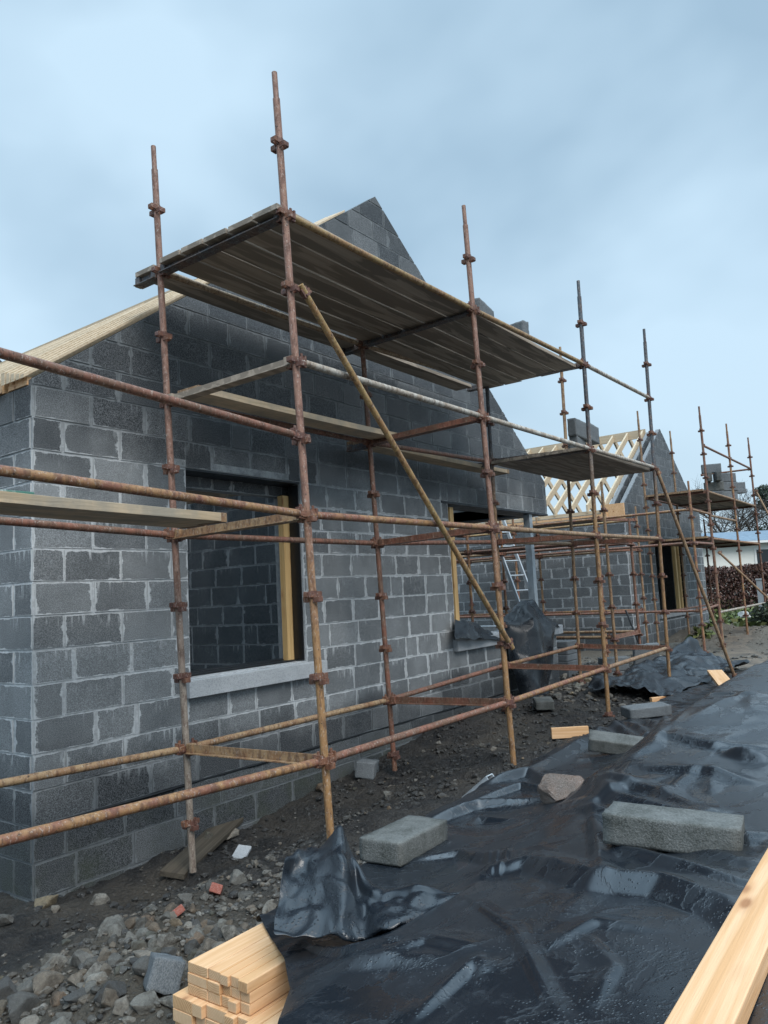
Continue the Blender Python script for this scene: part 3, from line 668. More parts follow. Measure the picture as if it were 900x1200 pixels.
SC3 = empty('scaffold', (8.6, 2.6, 0), 'short scaffold in the gap beside the open corner of the nearest house', 'scaffold', 'tube scaffolds around the houses')
for x, y, zt, m_ in ((8.0, -.24, 3.0, 'rust_och2'), (8.0, 2.2, 2.9, 'rust_och'), (8.0, 4.6, 2.9, 'rust_och'), (9.25, -.2, 2.5, 'rust_red'), (9.25, 2.2, 2.9, 'rust_och'), (9.25, 4.6, 2.9, 'rust_och2')):
    standard(SC3, (x, y, -.05), (x-.02, y, zt), M[m_], .1, 0, 6, True)
for z, m_ in ((2.08, 'rust_red'), (.62, 'rust_och2')):
    for x in (8.0, 9.25):
        tube_part(SC3, 'ledger', (x, -.22, z), (x, 2.2, z), M[m_]); tube_part(SC3, 'ledger', (x, 2.2, z), (x, 4.6, z), M['rust_och2'])
    for y in (-.22, 2.2, 4.6): transom(SC3, (8.0, y, z), (9.25, y, z), M['rust_red'])

# ------------------------------------------------------------------ scaffold boards
def board(x0, x1, y0, z, label, mat='board', wd=.222, th=.038, dz=0., dy=0., along='x', name='scaffold_board', group='scaffold boards', bands=True):
    """a plank whose underside is at z; along x (or y) with one edge at y0 (x0 when along y)"""
    L = x1-x0; n = max(4, int(L/.35)); mb = MB(); vs = []; sd_ = random.random()*50
    for i in range(n+1):
        t_ = i/n; sag = -.006*math.sin(math.pi*t_)*L/2.4 + .003*fbm(t_*3, sd_)
        for yy, zz in ((-wd/2, 0), (wd/2, 0), (wd/2, th), (-wd/2, th)):
            vs.append((t_*L-L/2, yy+dy*(t_-.5)+.003*fbm(t_*4+yy, sd_+3), zz+sag+dz*(t_-.5)))
    fs = [(4*i+a, 4*i+4+a, 4*i+4+(a+1) % 4, 4*i+(a+1) % 4) for i in range(n) for a in range(4)] + [(0,1,2,3), (4*n+3, 4*n+2, 4*n+1, 4*n)]
    mb.add(vs, fs); me = mb.mesh(name, [M[mat]], .003)
    o = obj(name, me, None, ((x0+x1)/2, y0+wd/2, z)); tag(o, label, 'plank', group)
    if bands and mat != 'board_top':
        for e in (-1, 1):
            m2 = MB(); ze = dz*e*.5; m2.obox((e*(L/2-.02), dy*e*.5, th/2+ze), (.0225,0,0), (0,wd/2+.002,0), (0,0,th/2+.002)); obj('end_band', m2.mesh('end_band', [M['darksteel' if mat == 'board_top' else 'rust_och2']]), o, o.location)
    if along == 'y': o.rotation_euler.z = math.pi/2
    return o
z8 = 8*S-.02
nm = ['scaffold plank along the outer edge of the highest platform', 'scaffold plank second from the outer edge of the highest platform', 'middle scaffold plank of the highest platform seen from below',
      'scaffold plank second from the inner tube of the highest platform', 'scaffold plank just outside the inner tube of the highest platform']
for i in range(5):
    y = -1.190 + i*.2425
    board(-.05+random.uniform(-.008, .008), 2.43, y, z8+random.uniform(-.002, .004), nm[i] + ', near half', 'board_top', wd=.2255)
    board(2.436, 4.93+random.uniform(-.02, .02), y, z8+random.uniform(-.002, .004), nm[i] + ', far half', 'board_top', wd=.2255)
board(-.03, 2.45, .105, z8-.004, 'inside plank of the highest platform tucked against the gable, near half', 'board_top'); board(2.46, 4.7, .105, z8-.004, 'inside plank of the highest platform tucked against the gable, far half', 'board_top')
z6 = 6*S-.022
board(.06, 2.62, -.255, z6-.006, 'pale grey plank on the tubes below the high platform, above the first window', 'board_grey', th=.05); board(2.45, 5.55, .10, z6-.012, 'pale grey plank on the tubes below the high platform, right of the long brace', 'board_grey', th=.05)
for i in range(5):
    board(4.80+random.uniform(-.05, .03), 7.30, -1.225+i*.236, z6+.01, ['outermost', 'second from outermost', 'middle', 'second from innermost', 'innermost'][i] + ' plank of the short mid height platform below the open rafters', 'board_top', wd=.23)
z4 = 4*S
board(-2.6, -.16, -.80, z4-.005, 'pale plank at eye level by the house corner, nearer of two', 'board_grey', th=.055, dz=-.045, dy=.10)
board(-2.6, -.12, -.565, z4-.002, 'pale plank at eye level by the house corner, farther of two', 'board_grey', dz=-.05, dy=.10)
for i in range(5): board(13.1, 18.45, -.49+i*.235, 3.235, ['outermost', 'second', 'third', 'fourth', 'innermost'][i] + ' plank of the far platform carrying the block stack', 'board')
for i in range(5): board(13.1, 18.4, -.49+i*.235, 2.255, ['outermost', 'second', 'third', 'fourth', 'innermost'][i] + ' plank of the far lower lift below the block stack', 'board')
for i in range(4): board(1.1, 4.9, 0, 2.735, ['first', 'second', 'third', 'fourth'][i] + ' plank of the side lift beside the second house, from the left', 'board', along='y').location = (11.5+i*.235, 3.0, 2.735)
for i in range(4): board(-.3, 4.7, 0, 2.105, ['first', 'second', 'third', 'fourth'][i] + ' plank of the lift in the gap between the houses, from the left', 'oldwood', along='y').location = (8.2+i*.235, 2.2, 2.105)
mb = MB(); mb.box((-1.62, -.42, z4+.055), (-1.25, -.2, z4+.12)); 
t = NT('mouldy_concrete'); p = t.coord('Object'); M['mould'] = t.out(t.mix(t.map(t.noise(p, 9, 5), .45, .6), (.36,.38,.37), (.05,.15,.12)), .8)
tag(mb.build('concrete_slab', M['mould'], bevel=.006), 'green stained grey slab lying on the eye level plank by the corner', 'slab')

# ------------------------------------------------------------------ loose blocks
def block_mesh(seed, L=.44, W=.215, H=.1, mat='loose', jag=.006):
    bm = bmesh.new(); bmesh.ops.create_cube(bm, size=1.)
    for v in bm.verts: v.co = Vector((v.co.x*L, v.co.y*W, v.co.z*H))
    bmesh.ops.subdivide_edges(bm, edges=bm.edges[:], cuts=9, use_grid_fill=True)
    rd = random.Random(seed)
    for v in bm.verts:
        c = v.co; ex = abs(abs(c.x)-L/2) < .03; ey = abs(abs(c.y)-W/2) < .016; ez = abs(abs(c.z)-H/2) < .008
        ed = (ex+ey+ez) >= 2
        n = mnoise.noise_vector((c*23)+Vector((seed*3.1, 0, 0)))
        v.co = c + n*(.0016 + (jag*.35 if ed else 0))
        if ed: v.co = Vector((v.co.x*.992, v.co.y*.985, v.co.z*.97))
    me = bpy.data.meshes.new('concrete_block'); bm.to_mesh(me); bm.free(); me.materials.append(M[mat]); me.polygons.foreach_set('use_smooth', [True]*len(me.polygons)); me.update()
    m = me; return m
BL = [block_mesh(i) for i in range(3)]; BD = [block_mesh(i+5, mat='loose_dark') for i in range(2)]; SM = [block_mesh(i+9, L=.3, mat='loose_dark', jag=.012) for i in range(2)]
def block(me, loc, rot, label, group=None, sc=1., cat='concrete block'):
    o = obj('concrete_block', me, None, loc, tuple(R(a) for a in rot)); o.scale = (sc,)*3 if not isinstance(sc, tuple) else sc
    return tag(o, label, cat, group)

# ------------------------------------------------------------------ timber pile + plastic sheet
def pile(x, y):
    """height of what lies under the sheet"""
    ys_ = [-4.75,-4.1,-3.9,-3.5,-3.0,-2.75,-2.55,-2.35,-2.2,-2.05,-1.9,-1.75,-1.6,-1.45]
    far = [.60,.60,.585,.55,.51,.38,.21,.14,.11,.09,.08,.10,.05,0]
    near = [.60,.60,.575,.51,.42,.31,.262,.258,.256,.05,.01,0,0,0]
    hf, hn = np.interp(y, ys_, far), np.interp(y, ys_, near)
    k = np.clip((x+.30)/.9, 0, 1); k = k*k*(3-2*k)
    q_ = np.clip((x-.3)/2.6, 0, 1); hf = hf*(1+.30*q_*q_*(3-2*q_)*np.clip((-2.45-y)/.4, 0, 1))
    h = hn*(1-k)+hf*k
    e = np.clip((7.9-x)/1.4, 0, 1); h = h*(e*e*(3-2*e))
    l = np.clip((x+2.42)/.10, 0, 1); l = np.where(y > -2.62, 1, l)
    return h*l
def gnum(x, y):
    a = -.41 + .37*(lambda t: t*t*(3-2*t))(np.clip((x-.4)/4.8, 0, 1)); s_ = np.clip((y+1.35)/1.3, 0, 1); s_ = s_*s_*(3-2*s_)
    return a + (-.02-a)*(1-s_)
def floorH(x, y):
    p_ = pile(x, y); return np.maximum(p_, gnum(x, y)+.02)
nu, nv = 420, 230
us = np.cumsum(np.concatenate([[0], 1.0075**np.arange(nu-1)])); us = us/us[-1]
V = np.linspace(0, 1, nv)
Yb = lambda u: np.interp(u, [0, .05, .10, .2, .3, .45, 1], [-2.20, -2.18, -2.02, -1.72, -1.66, -1.60, -1.72])
P = np.zeros((nu, nv, 3)); 
for i, u in enumerate(us):
    yb = Yb(u) + .025*math.sin(u*70) + .02*math.sin(u*151+1)
    yy = yb + (-4.75-yb)*V
    hem = np.interp(yy, [-4.75, -3.3, -3.05, -2.8, -2.57, -2.4, -2.2], [-2.5, -2.46, -2.14, -1.83, -1.615, -1.50, -1.37])
    P[i, :, 0] = hem + (8.15-hem)*u; P[i, :, 1] = yy
base = floorH(P[:,:,0], P[:,:,1])
X, Y = P[:,:,0].copy(), P[:,:,1].copy()
def ndim(x, y, sc, sd_):
    r_ = np.random.default_rng(sd_); out = np.zeros_like(x)
    for _ in range(7):
        a = r_.uniform(0, 2*np.pi); k = sc*r_.uniform(.6, 1.6); out += np.sin((x*np.cos(a)+y*np.sin(a))*k + r_.uniform(0, 6.28) + 1.2*np.sin((x*np.sin(a)-y*np.cos(a))*k*.6))
    return out/7**.5
def fold(pts, amp, wid, sharp=1.):
    """a ridge (amp>0) or valley along a polyline in plan"""
    d = np.full(X.shape, 9.); par = np.zeros_like(X); nseg = len(pts)-1
    for i in range(nseg):
        a, b = np.array(pts[i]), np.array(pts[i+1]); ab = b-a
        t_ = np.clip(((X-a[0])*ab[0]+(Y-a[1])*ab[1])/(ab@ab), 0, 1); dd = np.hypot(X-a[0]-ab[0]*t_, Y-a[1]-ab[1]*t_)
        par = np.where(dd < d, (i+t_)/nseg, par); d = np.minimum(d, dd)
    return amp*np.exp(-(d/wid)**sharp)*np.sin(np.pi*np.clip(par*.92+.04, 0, 1))**.6
F_ = [([(-0.09,-3.02),(-0.78,-3.31),(-1.16,-3.48)],0.0406,0.0293),([(-1.07,-2.91),(-0.91,-3.11),(-1.19,-3.47),(-1.21,-3.68),(-1.35,-3.88),(-1.5,-3.98)],0.0522,0.0684),([(-0.35,-3.11),(-0.84,-3.41),(-1.0,-3.67),(-1.13,-3.87)],0.0348,0.0391),([(-1.05,-3.03),(-0.75,-2.88),(-0.28,-2.67)],0.0139,0.0117),([(-1.05,-3.06),(-0.79,-2.95),(-0.3,-2.73)],0.0139,0.0117),([(-1.02,-2.98),(-0.64,-2.79),(-0.31,-2.64)],0.0116,0.0117),([(-1.26,-3.05),(-1.55,-3.37),(-1.97,-3.69)],0.0139,0.0195),([(-0.26,-2.51),(0.32,-2.5),(-0.02,-2.98),(0.21,-3.19)],0.0261,0.0587),([(0.3,-2.83),(0.79,-3.04),(4.04,-2.29),(6.4,-2.07)],0.0261,0.0587),([(1.73,-1.94),(0.0,-3.09),(-0.3,-3.48),(-0.67,-3.81)],0.0435,0.0587),([(0.31,-2.89),(0.01,-3.29),(-0.36,-3.61)],0.0464,0.0489),([(0.05,-2.77),(-0.35,-3.29),(-0.05,-3.11)],0.0348,0.0293),([(1.19,-1.69),(1.66,-1.84),(1.18,-2.28)],0.058,0.0489),([(0.87,-1.84),(1.29,-1.96),(1.13,-2.31)],0.0464,0.0391),([(0.38,-1.8),(0.79,-1.91),(0.96,-2.3)],0.058,0.0489),([(-0.44,-2.25),(0.46,-2.1),(0.44,-2.44)],0.0406,0.0489),([(3.85,-1.81),(3.39,-2.06),(2.85,-2.33)],0.0696,0.0489),([(3.91,-1.62),(3.31,-1.95),(2.87,-2.19)],0.0696,0.0489),([(4.06,-1.9),(3.52,-2.17),(1.5,-2.88)],0.058,0.0489),([(4.05,-1.34),(3.09,-1.84)],0.058,0.0489),([(-0.65,-2.35),(-0.45,-2.53),(-0.87,-3.16)],0.0348,0.0489),([(-1.76,-3.08),(-1.63,-3.14),(-1.67,-3.33)],0.0232,0.0391),([(-1.77,-2.77),(-1.77,-3.0),(-1.73,-3.26)],0.0232,0.0489),([(-2.04,-3.36),(-1.75,-3.37),(-1.81,-3.43)],0.0232,0.0293),([(1.04,-3.02),(0.78,-3.36),(0.77,-3.61)],0.0348,0.0587),([(0.4,-3.13),(0.32,-3.43),(0.1,-3.72)],0.0348,0.0489),([(0.67,-3.43),(0.57,-3.55),(0.51,-3.67)],0.0696,0.0489),([(2.28,-2.89),(2.11,-3.16),(1.88,-3.41)],0.0261,0.0587),([(-1.65,-3.52),(-1.48,-3.58),(-1.51,-3.73)],0.0139,0.0293),([(-1.88,-3.74),(-1.72,-3.72),(-1.58,-3.6)],0.0116,0.0195),([(-1.49,-2.56),(-1.61,-2.88),(-1.61,-3.04)],0.0232,0.0293)]
def wrk(sc, sd_): return np.abs(ndim(X+.08*ndim(X, Y, sc*.5, sd_+50), Y+.08*ndim(X, Y, sc*.5, sd_+60), sc, sd_))
patch = np.clip(ndim(X, Y, 1.9, 33)*.8+.30, .05, 1.)*np.clip((X+1.9)/1.6+.15, .15, 1.)                   # some stretches lie taut, some are rumpled
for _ in range(3):                                                     # the sheet bridges small hollows
    base[1:-1] = np.maximum(base[1:-1], (base[2:]+base[:-2])/2*.5+base[1:-1]*.5); base[:,1:-1] = np.maximum(base[:,1:-1], (base[:,2:]+base[:,:-2])/4+base[:,1:-1]/2)
Z = base + .008 + .020*ndim(X, Y, 2.2, 2)
Z = Z + patch*((.020*(1-np.minimum(wrk(3.0, 3), 1.2)/1.2) + .003*(1-np.minimum(wrk(9, 4), 1.)))+ .0008*(1-np.minimum(wrk(26, 5), 1.)))
rf = np.random.default_rng(21)
for cx, cy, n_ in ((-.73,-3.53,11), (-.5,-2.27,9), (2.47,-2.23,12), (4.25,-1.88,10), (0.87,-2.46,10), (-1.2,-2.5,8), (.5,-3.4,9), (2.2,-3.3,10), (4.,-2.5,10), (-.2,-4.0,7)):   # taut pleats running out from every weight
    for q in range(int(n_*.8)):
        a_ = rf.uniform(0, 6.28); L_ = rf.uniform(.25, .85); r0 = .13; bend = rf.uniform(-.3, .3)
        pp = [(cx+math.cos(a_+bend*k/3)*(r0+L_*k/3), cy+math.sin(a_+bend*k/3)*(r0+L_*k/3)*.8) for k in range(4)]
        F_.append((pp, rf.uniform(.004, .014), rf.uniform(.025, .065)))
def sharp(pts, amp, wid):
    d = np.full(X.shape, 9.); par = np.zeros_like(X); sg = np.zeros_like(X); n_ = len(pts)-1
    for i in range(n_):
        a, b = np.array(pts[i]), np.array(pts[i+1]); ab = b-a
        t_ = np.clip(((X-a[0])*ab[0]+(Y-a[1])*ab[1])/(ab@ab+1e-9), 0, 1); ex_, ey_ = X-a[0]-ab[0]*t_, Y-a[1]-ab[1]*t_; dd = np.hypot(ex_, ey_)
        par = np.where(dd < d, (i+t_)/n_, par); sg = np.where(dd < d, np.sign(ab[0]*ey_-ab[1]*ex_), sg); d = np.minimum(d, dd)
    prof = np.clip(1-d/np.where(sg > 0, wid*2.2, wid), 0, 1)               # one flank steeper than the other
    return amp*prof*np.clip(np.sin(np.pi*np.clip(par*.9+.05, 0, 1)), 0, 1)**.7
for pts, a, wd in F_: Z = Z + sharp(pts, a, wd)
P[:,:,2] = np.maximum(Z, floorH(X, Y)+.005)
tm = bpy.data.meshes.new('plastic_sheet'); tv = P.reshape(-1, 3)
tm.from_pydata([tuple(v) for v in tv], [], [(i*nv+j, (i+1)*nv+j, (i+1)*nv+j+1, i*nv+j+1) for i in range(nu-1) for j in range(nv-1)])
tm.polygons.foreach_set('use_smooth', [True]*len(tm.polygons)); tm.materials.append(M['tarp'])
bm = bmesh.new(); bm.from_mesh(tm); bmesh.ops.recalc_face_normals(bm, faces=bm.faces)
if sum(f.normal.z for f in bm.faces) < 0: bmesh.ops.reverse_faces(bm, faces=bm.faces[:])
bm.to_mesh(tm); bm.free()
TARP = obj('plastic_sheet', tm); tag(TARP, 'wet black plastic sheet spread over the long timber pile in front of the scaffold', 'plastic sheet')
md = TARP.modifiers.new('smooth', 'SUBSURF'); md.levels = md.render_levels = 1
def topz(x, y):
    d = (P[:,:,0]-x)**2+(P[:,:,1]-y)**2; i = np.unravel_index(d.argmin(), d.shape); return float(P[i][2])

def grid_sheet(name, rows, mat, parent=None, crease=.012, seed=0., lev=3, cscale=9.):
    """a loose plastic fold lofted through rows of 3D points, subdivided and creased"""
    nr, nc = len(rows), len(rows[0]); me = bpy.data.meshes.new(name)
    A = np.array(rows, float)
    def up_(A, ax_):                            # cubic (Catmull-Rom) resampling
        A = np.moveaxis(A, ax_, 0); n_ = len(A); k = 9; outp = []
        for i in range(n_-1):
            p0, p1, p2, p3 = A[max(i-1, 0)], A[i], A[i+1], A[min(i+2, n_-1)]
            for s_ in range(k):
                t_ = s_/k; outp.append(.5*((2*p1)+(p2-p0)*t_+(2*p0-5*p1+4*p2-p3)*t_*t_+(3*p1-p0-3*p2+p3)*t_**3))
        outp.append(A[-1]); return np.moveaxis(np.array(outp), 0, ax_)
    A = up_(up_(A, 0), 1); r_, c_ = A.shape[:2]; vs = []
    for i in range(r_):
        for j in range(c_):
            v = Vector(A[i, j]); q = v*cscale + Vector((seed, 0, 0))
            d1 = mnoise.noise(q*.55); d2 = mnoise.noise(q*1.3+Vector((5,0,0)))
            v += Vector((mnoise.noise(q+Vector((9,0,0))), mnoise.noise(q+Vector((0,7,0))), (1.2-2.6*abs(d1))+.8*(1-2.4*abs(d2))))*crease
            vs.append(v)
    loc = Vector(A.reshape(-1, 3).mean(0)); loc.z = min(v.z for v in vs)
    me.from_pydata([tuple(v-loc) for v in vs], [], [(i*c_+j, i*c_+j+1, (i+1)*c_+j+1, (i+1)*c_+j) for i in range(r_-1) for j in range(c_-1)])
    me.materials.append(mat); me.polygons.foreach_set('use_smooth', [True]*len(me.polygons)); me.update()
    o = obj(name, me, parent, loc); m_ = o.modifiers.new('thick', 'SOLIDIFY'); m_.thickness = .0015
    m_ = o.modifiers.new('smooth', 'SUBSURF'); m_.levels = m_.render_levels = 1
    return o
FCAM = 898.04
def PT(px, py, d):                               # point on the viewing direction used while measuring the photograph
    return CAM + (fw + r2*((px-450)/FCAM) - u2*((py-600)/FCAM))*d
rows = [[PT(q[0], q[1], q[2]*(.955 if i_ > 0 else .97) - (.11 if j_ > 4 and 0 < i_ < 5 else 0)) for j_, q in enumerate(r_)] for i_, r_ in enumerate((
    [(334,1040,3.02),(352,1030,3.12),(378,1020,3.16),(400,1010,3.16),(416,1030,3.12),(445,1050,3.05),(490,1062,2.98),(548,1068,2.9)],
    [(335,1010,2.88),(352,1000,2.98),(379,996,3.06),(399,973,3.04),(414,1005,2.98),(440,1045,2.92),(487,1042,2.88),(551,1057,2.84)],
    [(327,1048,2.76),(350,1030,2.86),(372,1012,2.90),(402,1000,2.88),(417,1040,2.84),(441,1064,2.82),(489,1052,2.80),(552,1059,2.80)],
    [(319,1088,2.62),(354,1070,2.70),(380,1052,2.74),(404,1045,2.72),(424,1072,2.70),(447,1078,2.72),(494,1066,2.74),(552,1062,2.78)],
    [(323,1096,2.56),(364,1092,2.58),(390,1100,2.57),(406,1108,2.55),(430,1102,2.58),(456,1094,2.64),(508,1083,2.70),(549,1068,2.78)],
    [(336,1094,2.60),(370,1088,2.66),(392,1092,2.68),(410,1096,2.68),(432,1092,2.70),(458,1086,2.74),(508,1078,2.78),(545,1068,2.82)]))]
fl = grid_sheet('folded_hem', rows, M['tarp_dull'], TARP, .013, 3., cscale=12)
# draped sheet over the sill of the open corner
D0 = lambda px, py, d: PT(px, py, d)
rows = [[PT(*q) for q in r_] for r_ in (
    [(606,742,11.6),(616,735,11.6),(628,728,11.6),(640,732,11.6),(655,738,11.6)],
    [(598,722,10.8),(610,712,10.9),(624,709,11.0),(634,722,11.0),(652,738,11.2)],
    [(592,735,10.3),(606,730,10.3),(622,728,10.35),(636,738,10.5),(650,748,10.8)],
    [(596,762,10.15),(608,758,10.12),(622,756,10.15),(636,768,10.3),(648,780,10.6)],
    [(602,790,10.05),(612,786,10.0),(624,785,10.05),(634,800,10.2),(643,815,10.4)],
    [(610,815,10.0),(620,818,9.92),(630,818,9.95),(638,824,10.05),(650,828,10.2)],
    [(622,838,9.90),(628,840,9.88),(634,842,9.9),(640,842,10.0),(648,842,10.05)])]
d1 = grid_sheet('plastic_sheet', rows, M['tarp_dull'], None, .05, 7., cscale=3.2); tag(d1, 'black plastic sheet hanging over the sill at the open corner of the near house', 'plastic sheet')
rows = [[PT(*q) for q in r_] for r_ in (
    [(534,735,9.3),(550,738,9.6),(566,742,10.0),(580,748,10.4),(590,752,10.5)],
    [(534,728,9.2),(548,729,9.5),(564,736,9.8),(580,745,10.2),(592,750,10.4)],
    [(533,744,8.95),(548,742,9.2),(566,744,9.6),(582,749,10.0),(594,752,10.3)],
    [(534,748,8.9),(550,750,9.15),(566,751,9.5),(582,753,9.9),(594,754,10.2)])]
d3 = grid_sheet('plastic_sheet', rows, M['tarp_dull'], None, .02, 9., cscale=4); tag(d3, 'small black plastic sheet lying flat on the sill left of the draped one', 'plastic sheet')
# crumpled heap of plastic beyond the pile
rows = []
hx = [5.95, 6.5, 7.0, 7.6, 8.3, 9.0, 9.7]
prof = [(-.55, [.03,.06,.05,.07,.08,.10,.04]), (-.75, [.08,.14,.15,.18,.20,.26,.42]), (-1.0, [.04,.07,.05,.14,.08,.20,.16]), (-1.2, [.10,.18,.06,.20,.16,.26,.12]), (-1.45, [.02,.06,.16,.05,.14,.06,.08]), (-1.7, [.01,.03,.03,.08,.03,.05,.03])]
for y, zs in prof: rows.append([(x+.12*math.sin(x*5+y*4), y+.10*math.sin(x*7), z+gz(x, y)) for x, z in zip(hx, zs)])
d2 = grid_sheet('plastic_sheet', rows, M['tarp_dull'], None, .06, 12., cscale=4.4); tag(d2, 'crumpled black plastic sheet heaped on the ground beneath the scaffold beyond the pile', 'plastic sheet')

# battens with their sawn ends showing
def batten(x0, x1, y0, y1, z0, z1, label, group):
    mb = MB(); mb.box((x0, y0+.001, z0+.0008), (x1, y1-.001, z1-.0008)); mb.m[5] = 1; mb.m[3] = 1; return tag(mb.build('timber_batten', [M['pine'], M['pine_end']], bevel=.0025), label, 'timber', group)
y = -2.235
for wd in (.10, .062, .04, .042, .045):
    zt = .252
    for k in range(3): batten(-1.735+random.uniform(-.016, .010), -.95, y-wd, y, zt-.034*(k+1), zt-.034*k, 'fresh pine batten in the small upper bundle under the edge of black plastic', 'upper bundle of pine battens')
    y -= wd
y = -2.19
for wd in (.10, .05, .10, .045, .05, .045, .05, .06, .045, .1, .05, .05):
    for k in range(5): batten(-1.755+random.uniform(-.014, .012), -.95, y-wd, y, .149-.042*(k+1), .149-.042*k, 'fresh pine batten in the wide lower bundle resting on the rubble', 'lower bundle of pine battens')
    y -= wd
# long plank on the sheet, lower right
mb = MB(); mb.obox((0,0,0), (1.55,0,0), (0,.052,0), (0,0,.0225)); o = mb.build('pine_plank', M['pine'], None, (0,0,0), .003)
o.location = (-.85, -3.972, .634); o.rotation_euler = (0, R(.4), R(1.)); tag(o, 'long fresh pine plank with red knots lying on the black sheet at the lower right', 'plank')

# weights and debris
o = block(BL[0], (-.50, -2.27, topz(-.5, -2.27)+.047), (0, 2, 0), 'grey concrete block beside the gathered fold of black plastic, nearest of the weights', 'block weights'); o.rotation_euler.z = R(4)
block(BL[1], (-.72, -3.57, topz(-.73, -3.53)+.06), (-3, 2, -81), 'mottled grey concrete block in the middle of the black sheet, right of the others', 'block weights')
o = block(BL[2], (2.55, -2.18, topz(2.55, -2.18)+.05), (10, 8, -70), 'tilted wet concrete block on the black sheet, behind the pink granite lump', 'block weights')
o = block(BD[0], (4.35, -1.83, topz(4.35, -1.83)+.055), (3, -2, -45), 'flat dark concrete block on the back edge of the black sheet', 'block weights')
mb = MB()
for (sx_, ex_), zb in zip(((0, 1),), (0,)): pass
o = block(SM[0], (.0, 0., 0.), (0,0,0), 'small pebble of mortar', None); bpy.data.objects.remove(o)

STONES = []
def stone_mesh(seed, flat=.7, mat='stone'):
    bm = bmesh.new(); bmesh.ops.create_icosphere(bm, subdivisions=4, radius=.5); rd = random.Random(seed)
    planes = [(Vector((rd.gauss(0,1), rd.gauss(0,1), rd.gauss(0,1))).normalized(), rd.uniform(.20, .40)) for _ in range(15)]
    for v in bm.verts:
        c = v.co.copy()
        for n_, d in planes:
            k = c.dot(n_)-d
            if k > 0: c -= n_*k*.97
        c += c.normalized()*(.05*mnoise.noise(c*3+Vector((seed*5.,0,0))) + .02*mnoise.noise(c*9+Vector((0,seed*3.,0))))
        v.co = Vector((c.x, c.y*.85, c.z*flat))
    me = bpy.data.meshes.new('stone'); bm.to_mesh(me); bm.free(); me.materials.append(M[mat]); me.polygons.foreach_set('use_smooth', [True]*len(me.polygons)); me.update(); return me
SMESH = [stone_mesh(i, .62+.06*(i % 4)) for i in range(7)]
def stone(x, y, s, label, group=None, me=None, z=None, rz=None, name='stone', tilt=.3):
    me = me or SMESH[random.randrange(7)]
    o = obj(name, me, None, (x, y, (gz(x, y) if z is None else z)+s*.10)); o.scale = (s*1.22,)*3
    o.rotation_euler = (random.uniform(-tilt, tilt), random.uniform(-tilt, tilt), random.uniform(0, 6.28) if rz is None else rz)
    return tag(o, label, 'stone', group)
G = 'loose stones in the rubble'; common = 'loose stone in the rubble between the house corner and the pine battens'
big = {0: 'largest pale grey stone at the edge of the dark soil in front of the wall', 1: 'pale oval stone in the rubble at the lower left', 2: 'yellowish lichen coloured stone in the rubble at the lower left', 6: None, 10: 'jagged pale stone lying against the foot of the house corner',
       24: 'rounded pale stone below the old board under the scaffold', 28: 'grey broken rock beside the old board near the scaffold foot', 30: 'small rock resting on the old board'}
sts = [(-1.35,-1.25,.191),(-1.66,-1.3,.105),(-1.55,-1.33,.108),(-1.4,-1.44,.077),(-1.34,-1.62,.09),(-1.36,-1.52,.069),(-1.6,-1.92,.114),(-1.83,-1.42,.141),(-1.94,-1.54,.124),(-.54,.11,.113),(-.73,.40,.18),(-.76,.23,.095),(-1.05,.26,.096),(-.93,-1.24,.088),(-1.0,-1.36,.065),(-1.12,-1.39,.055),(-1.16,-1.53,.065),(-1.57,-1.51,.09),(-1.53,-1.59,.055),(-1.62,-1.84,.086),(-1.77,-1.6,.042),(-1.65,-1.52,.068),(-1.67,-1.67,.078),(-1.77,-1.72,.082),(-.64,-1.28,.115),(-.74,-1.44,.098),(-.5,-1.36,.081),(-.79,-1.29,.06),(.8,.39,.203),(.5,-.08,.161),(.77,.55,.11),(2.37,.26,.251),(2.2,-.19,.115),(1.87,-.41,.101),(.68,-.94,.087),(1.93,.39,.187)]
for i, (x, y, s) in enumerate(sts):
    if i in (6, 15, 27, 29, 31): continue
    stone(x, y, s, big.get(i) or common, G)
for i in range(36):
    x, y = random.uniform(-2.15, -1.05), random.uniform(-2.1, -1.3)
    if not (x > -1.9 and y < -2.05): stone(x, y, random.uniform(.06, .125), common, G)
for i in range(210):
    x, y = random.uniform(-2.15, -.3), random.uniform(-2.0, -.9)
    if y < -1.22 - (x+1.2)*.3 or random.random() < .25: stone(x, y, random.uniform(.03, .095), common, G)
for x, y, s in ((-1.12,-1.39,.06),(-.79,-1.29,.075)):
    mb = MB(); mb.obox((0,0,0), (s*.7,0,0), (0,s*.4,0), (0,0,s*.3)); o = mb.build('brick_chip', M['redbrick'], None, (0,0,0), .006); o.location = (x, y, gz(x, y)+s*.3); o.rotation_euler = (.4, .5, random.uniform(0, 3))
    tag(o, 'small red brick chip, ' + ('left and lower of two, beside pale stones' if s < .07 else 'upper of two, standing on edge in the soil'), 'brick')
o = block(SM[1], (-1.6, -1.93, gz(-1.6, -1.93)+.05), (20, 12, 60), 'dark blue grey block fragment in the rubble just left of the pine battens', None, (.42, .55, 1.1))
o = block(SM[0], (2.40, .22, gz(2.4, .22)+.075), (6, 4, 25), 'grey broken half block on the soil under the scaffold, below the wall', None, (.78, .85, 1.5))
mb = MB(); mb.obox((0,0,0), (.085,0,0), (0,.05,0), (0,0,.012)); o = mb.build('slate_piece', M['sill'], None, (0,0,0), .004); o.location = (.5, -.08, gz(.5, -.08)+.02); o.rotation_euler = (.15, -.2, .5); tag(o, 'thin pale slab fragment on dark soil beside the scaffold foot', 'slab')
mb = MB(); mb.obox((0,0,0), (.74,0,0), (0,.09,0), (0,0,.02)); o = mb.build('old_board', M['oldwood'], None, (0,0,0), .005); o.location = (.62, .36, -.35); o.rotation_euler = (R(8), R(-2), R(27)); tag(o, 'dark old board lying on the soil at the foot of the nearest inner pole', 'plank')
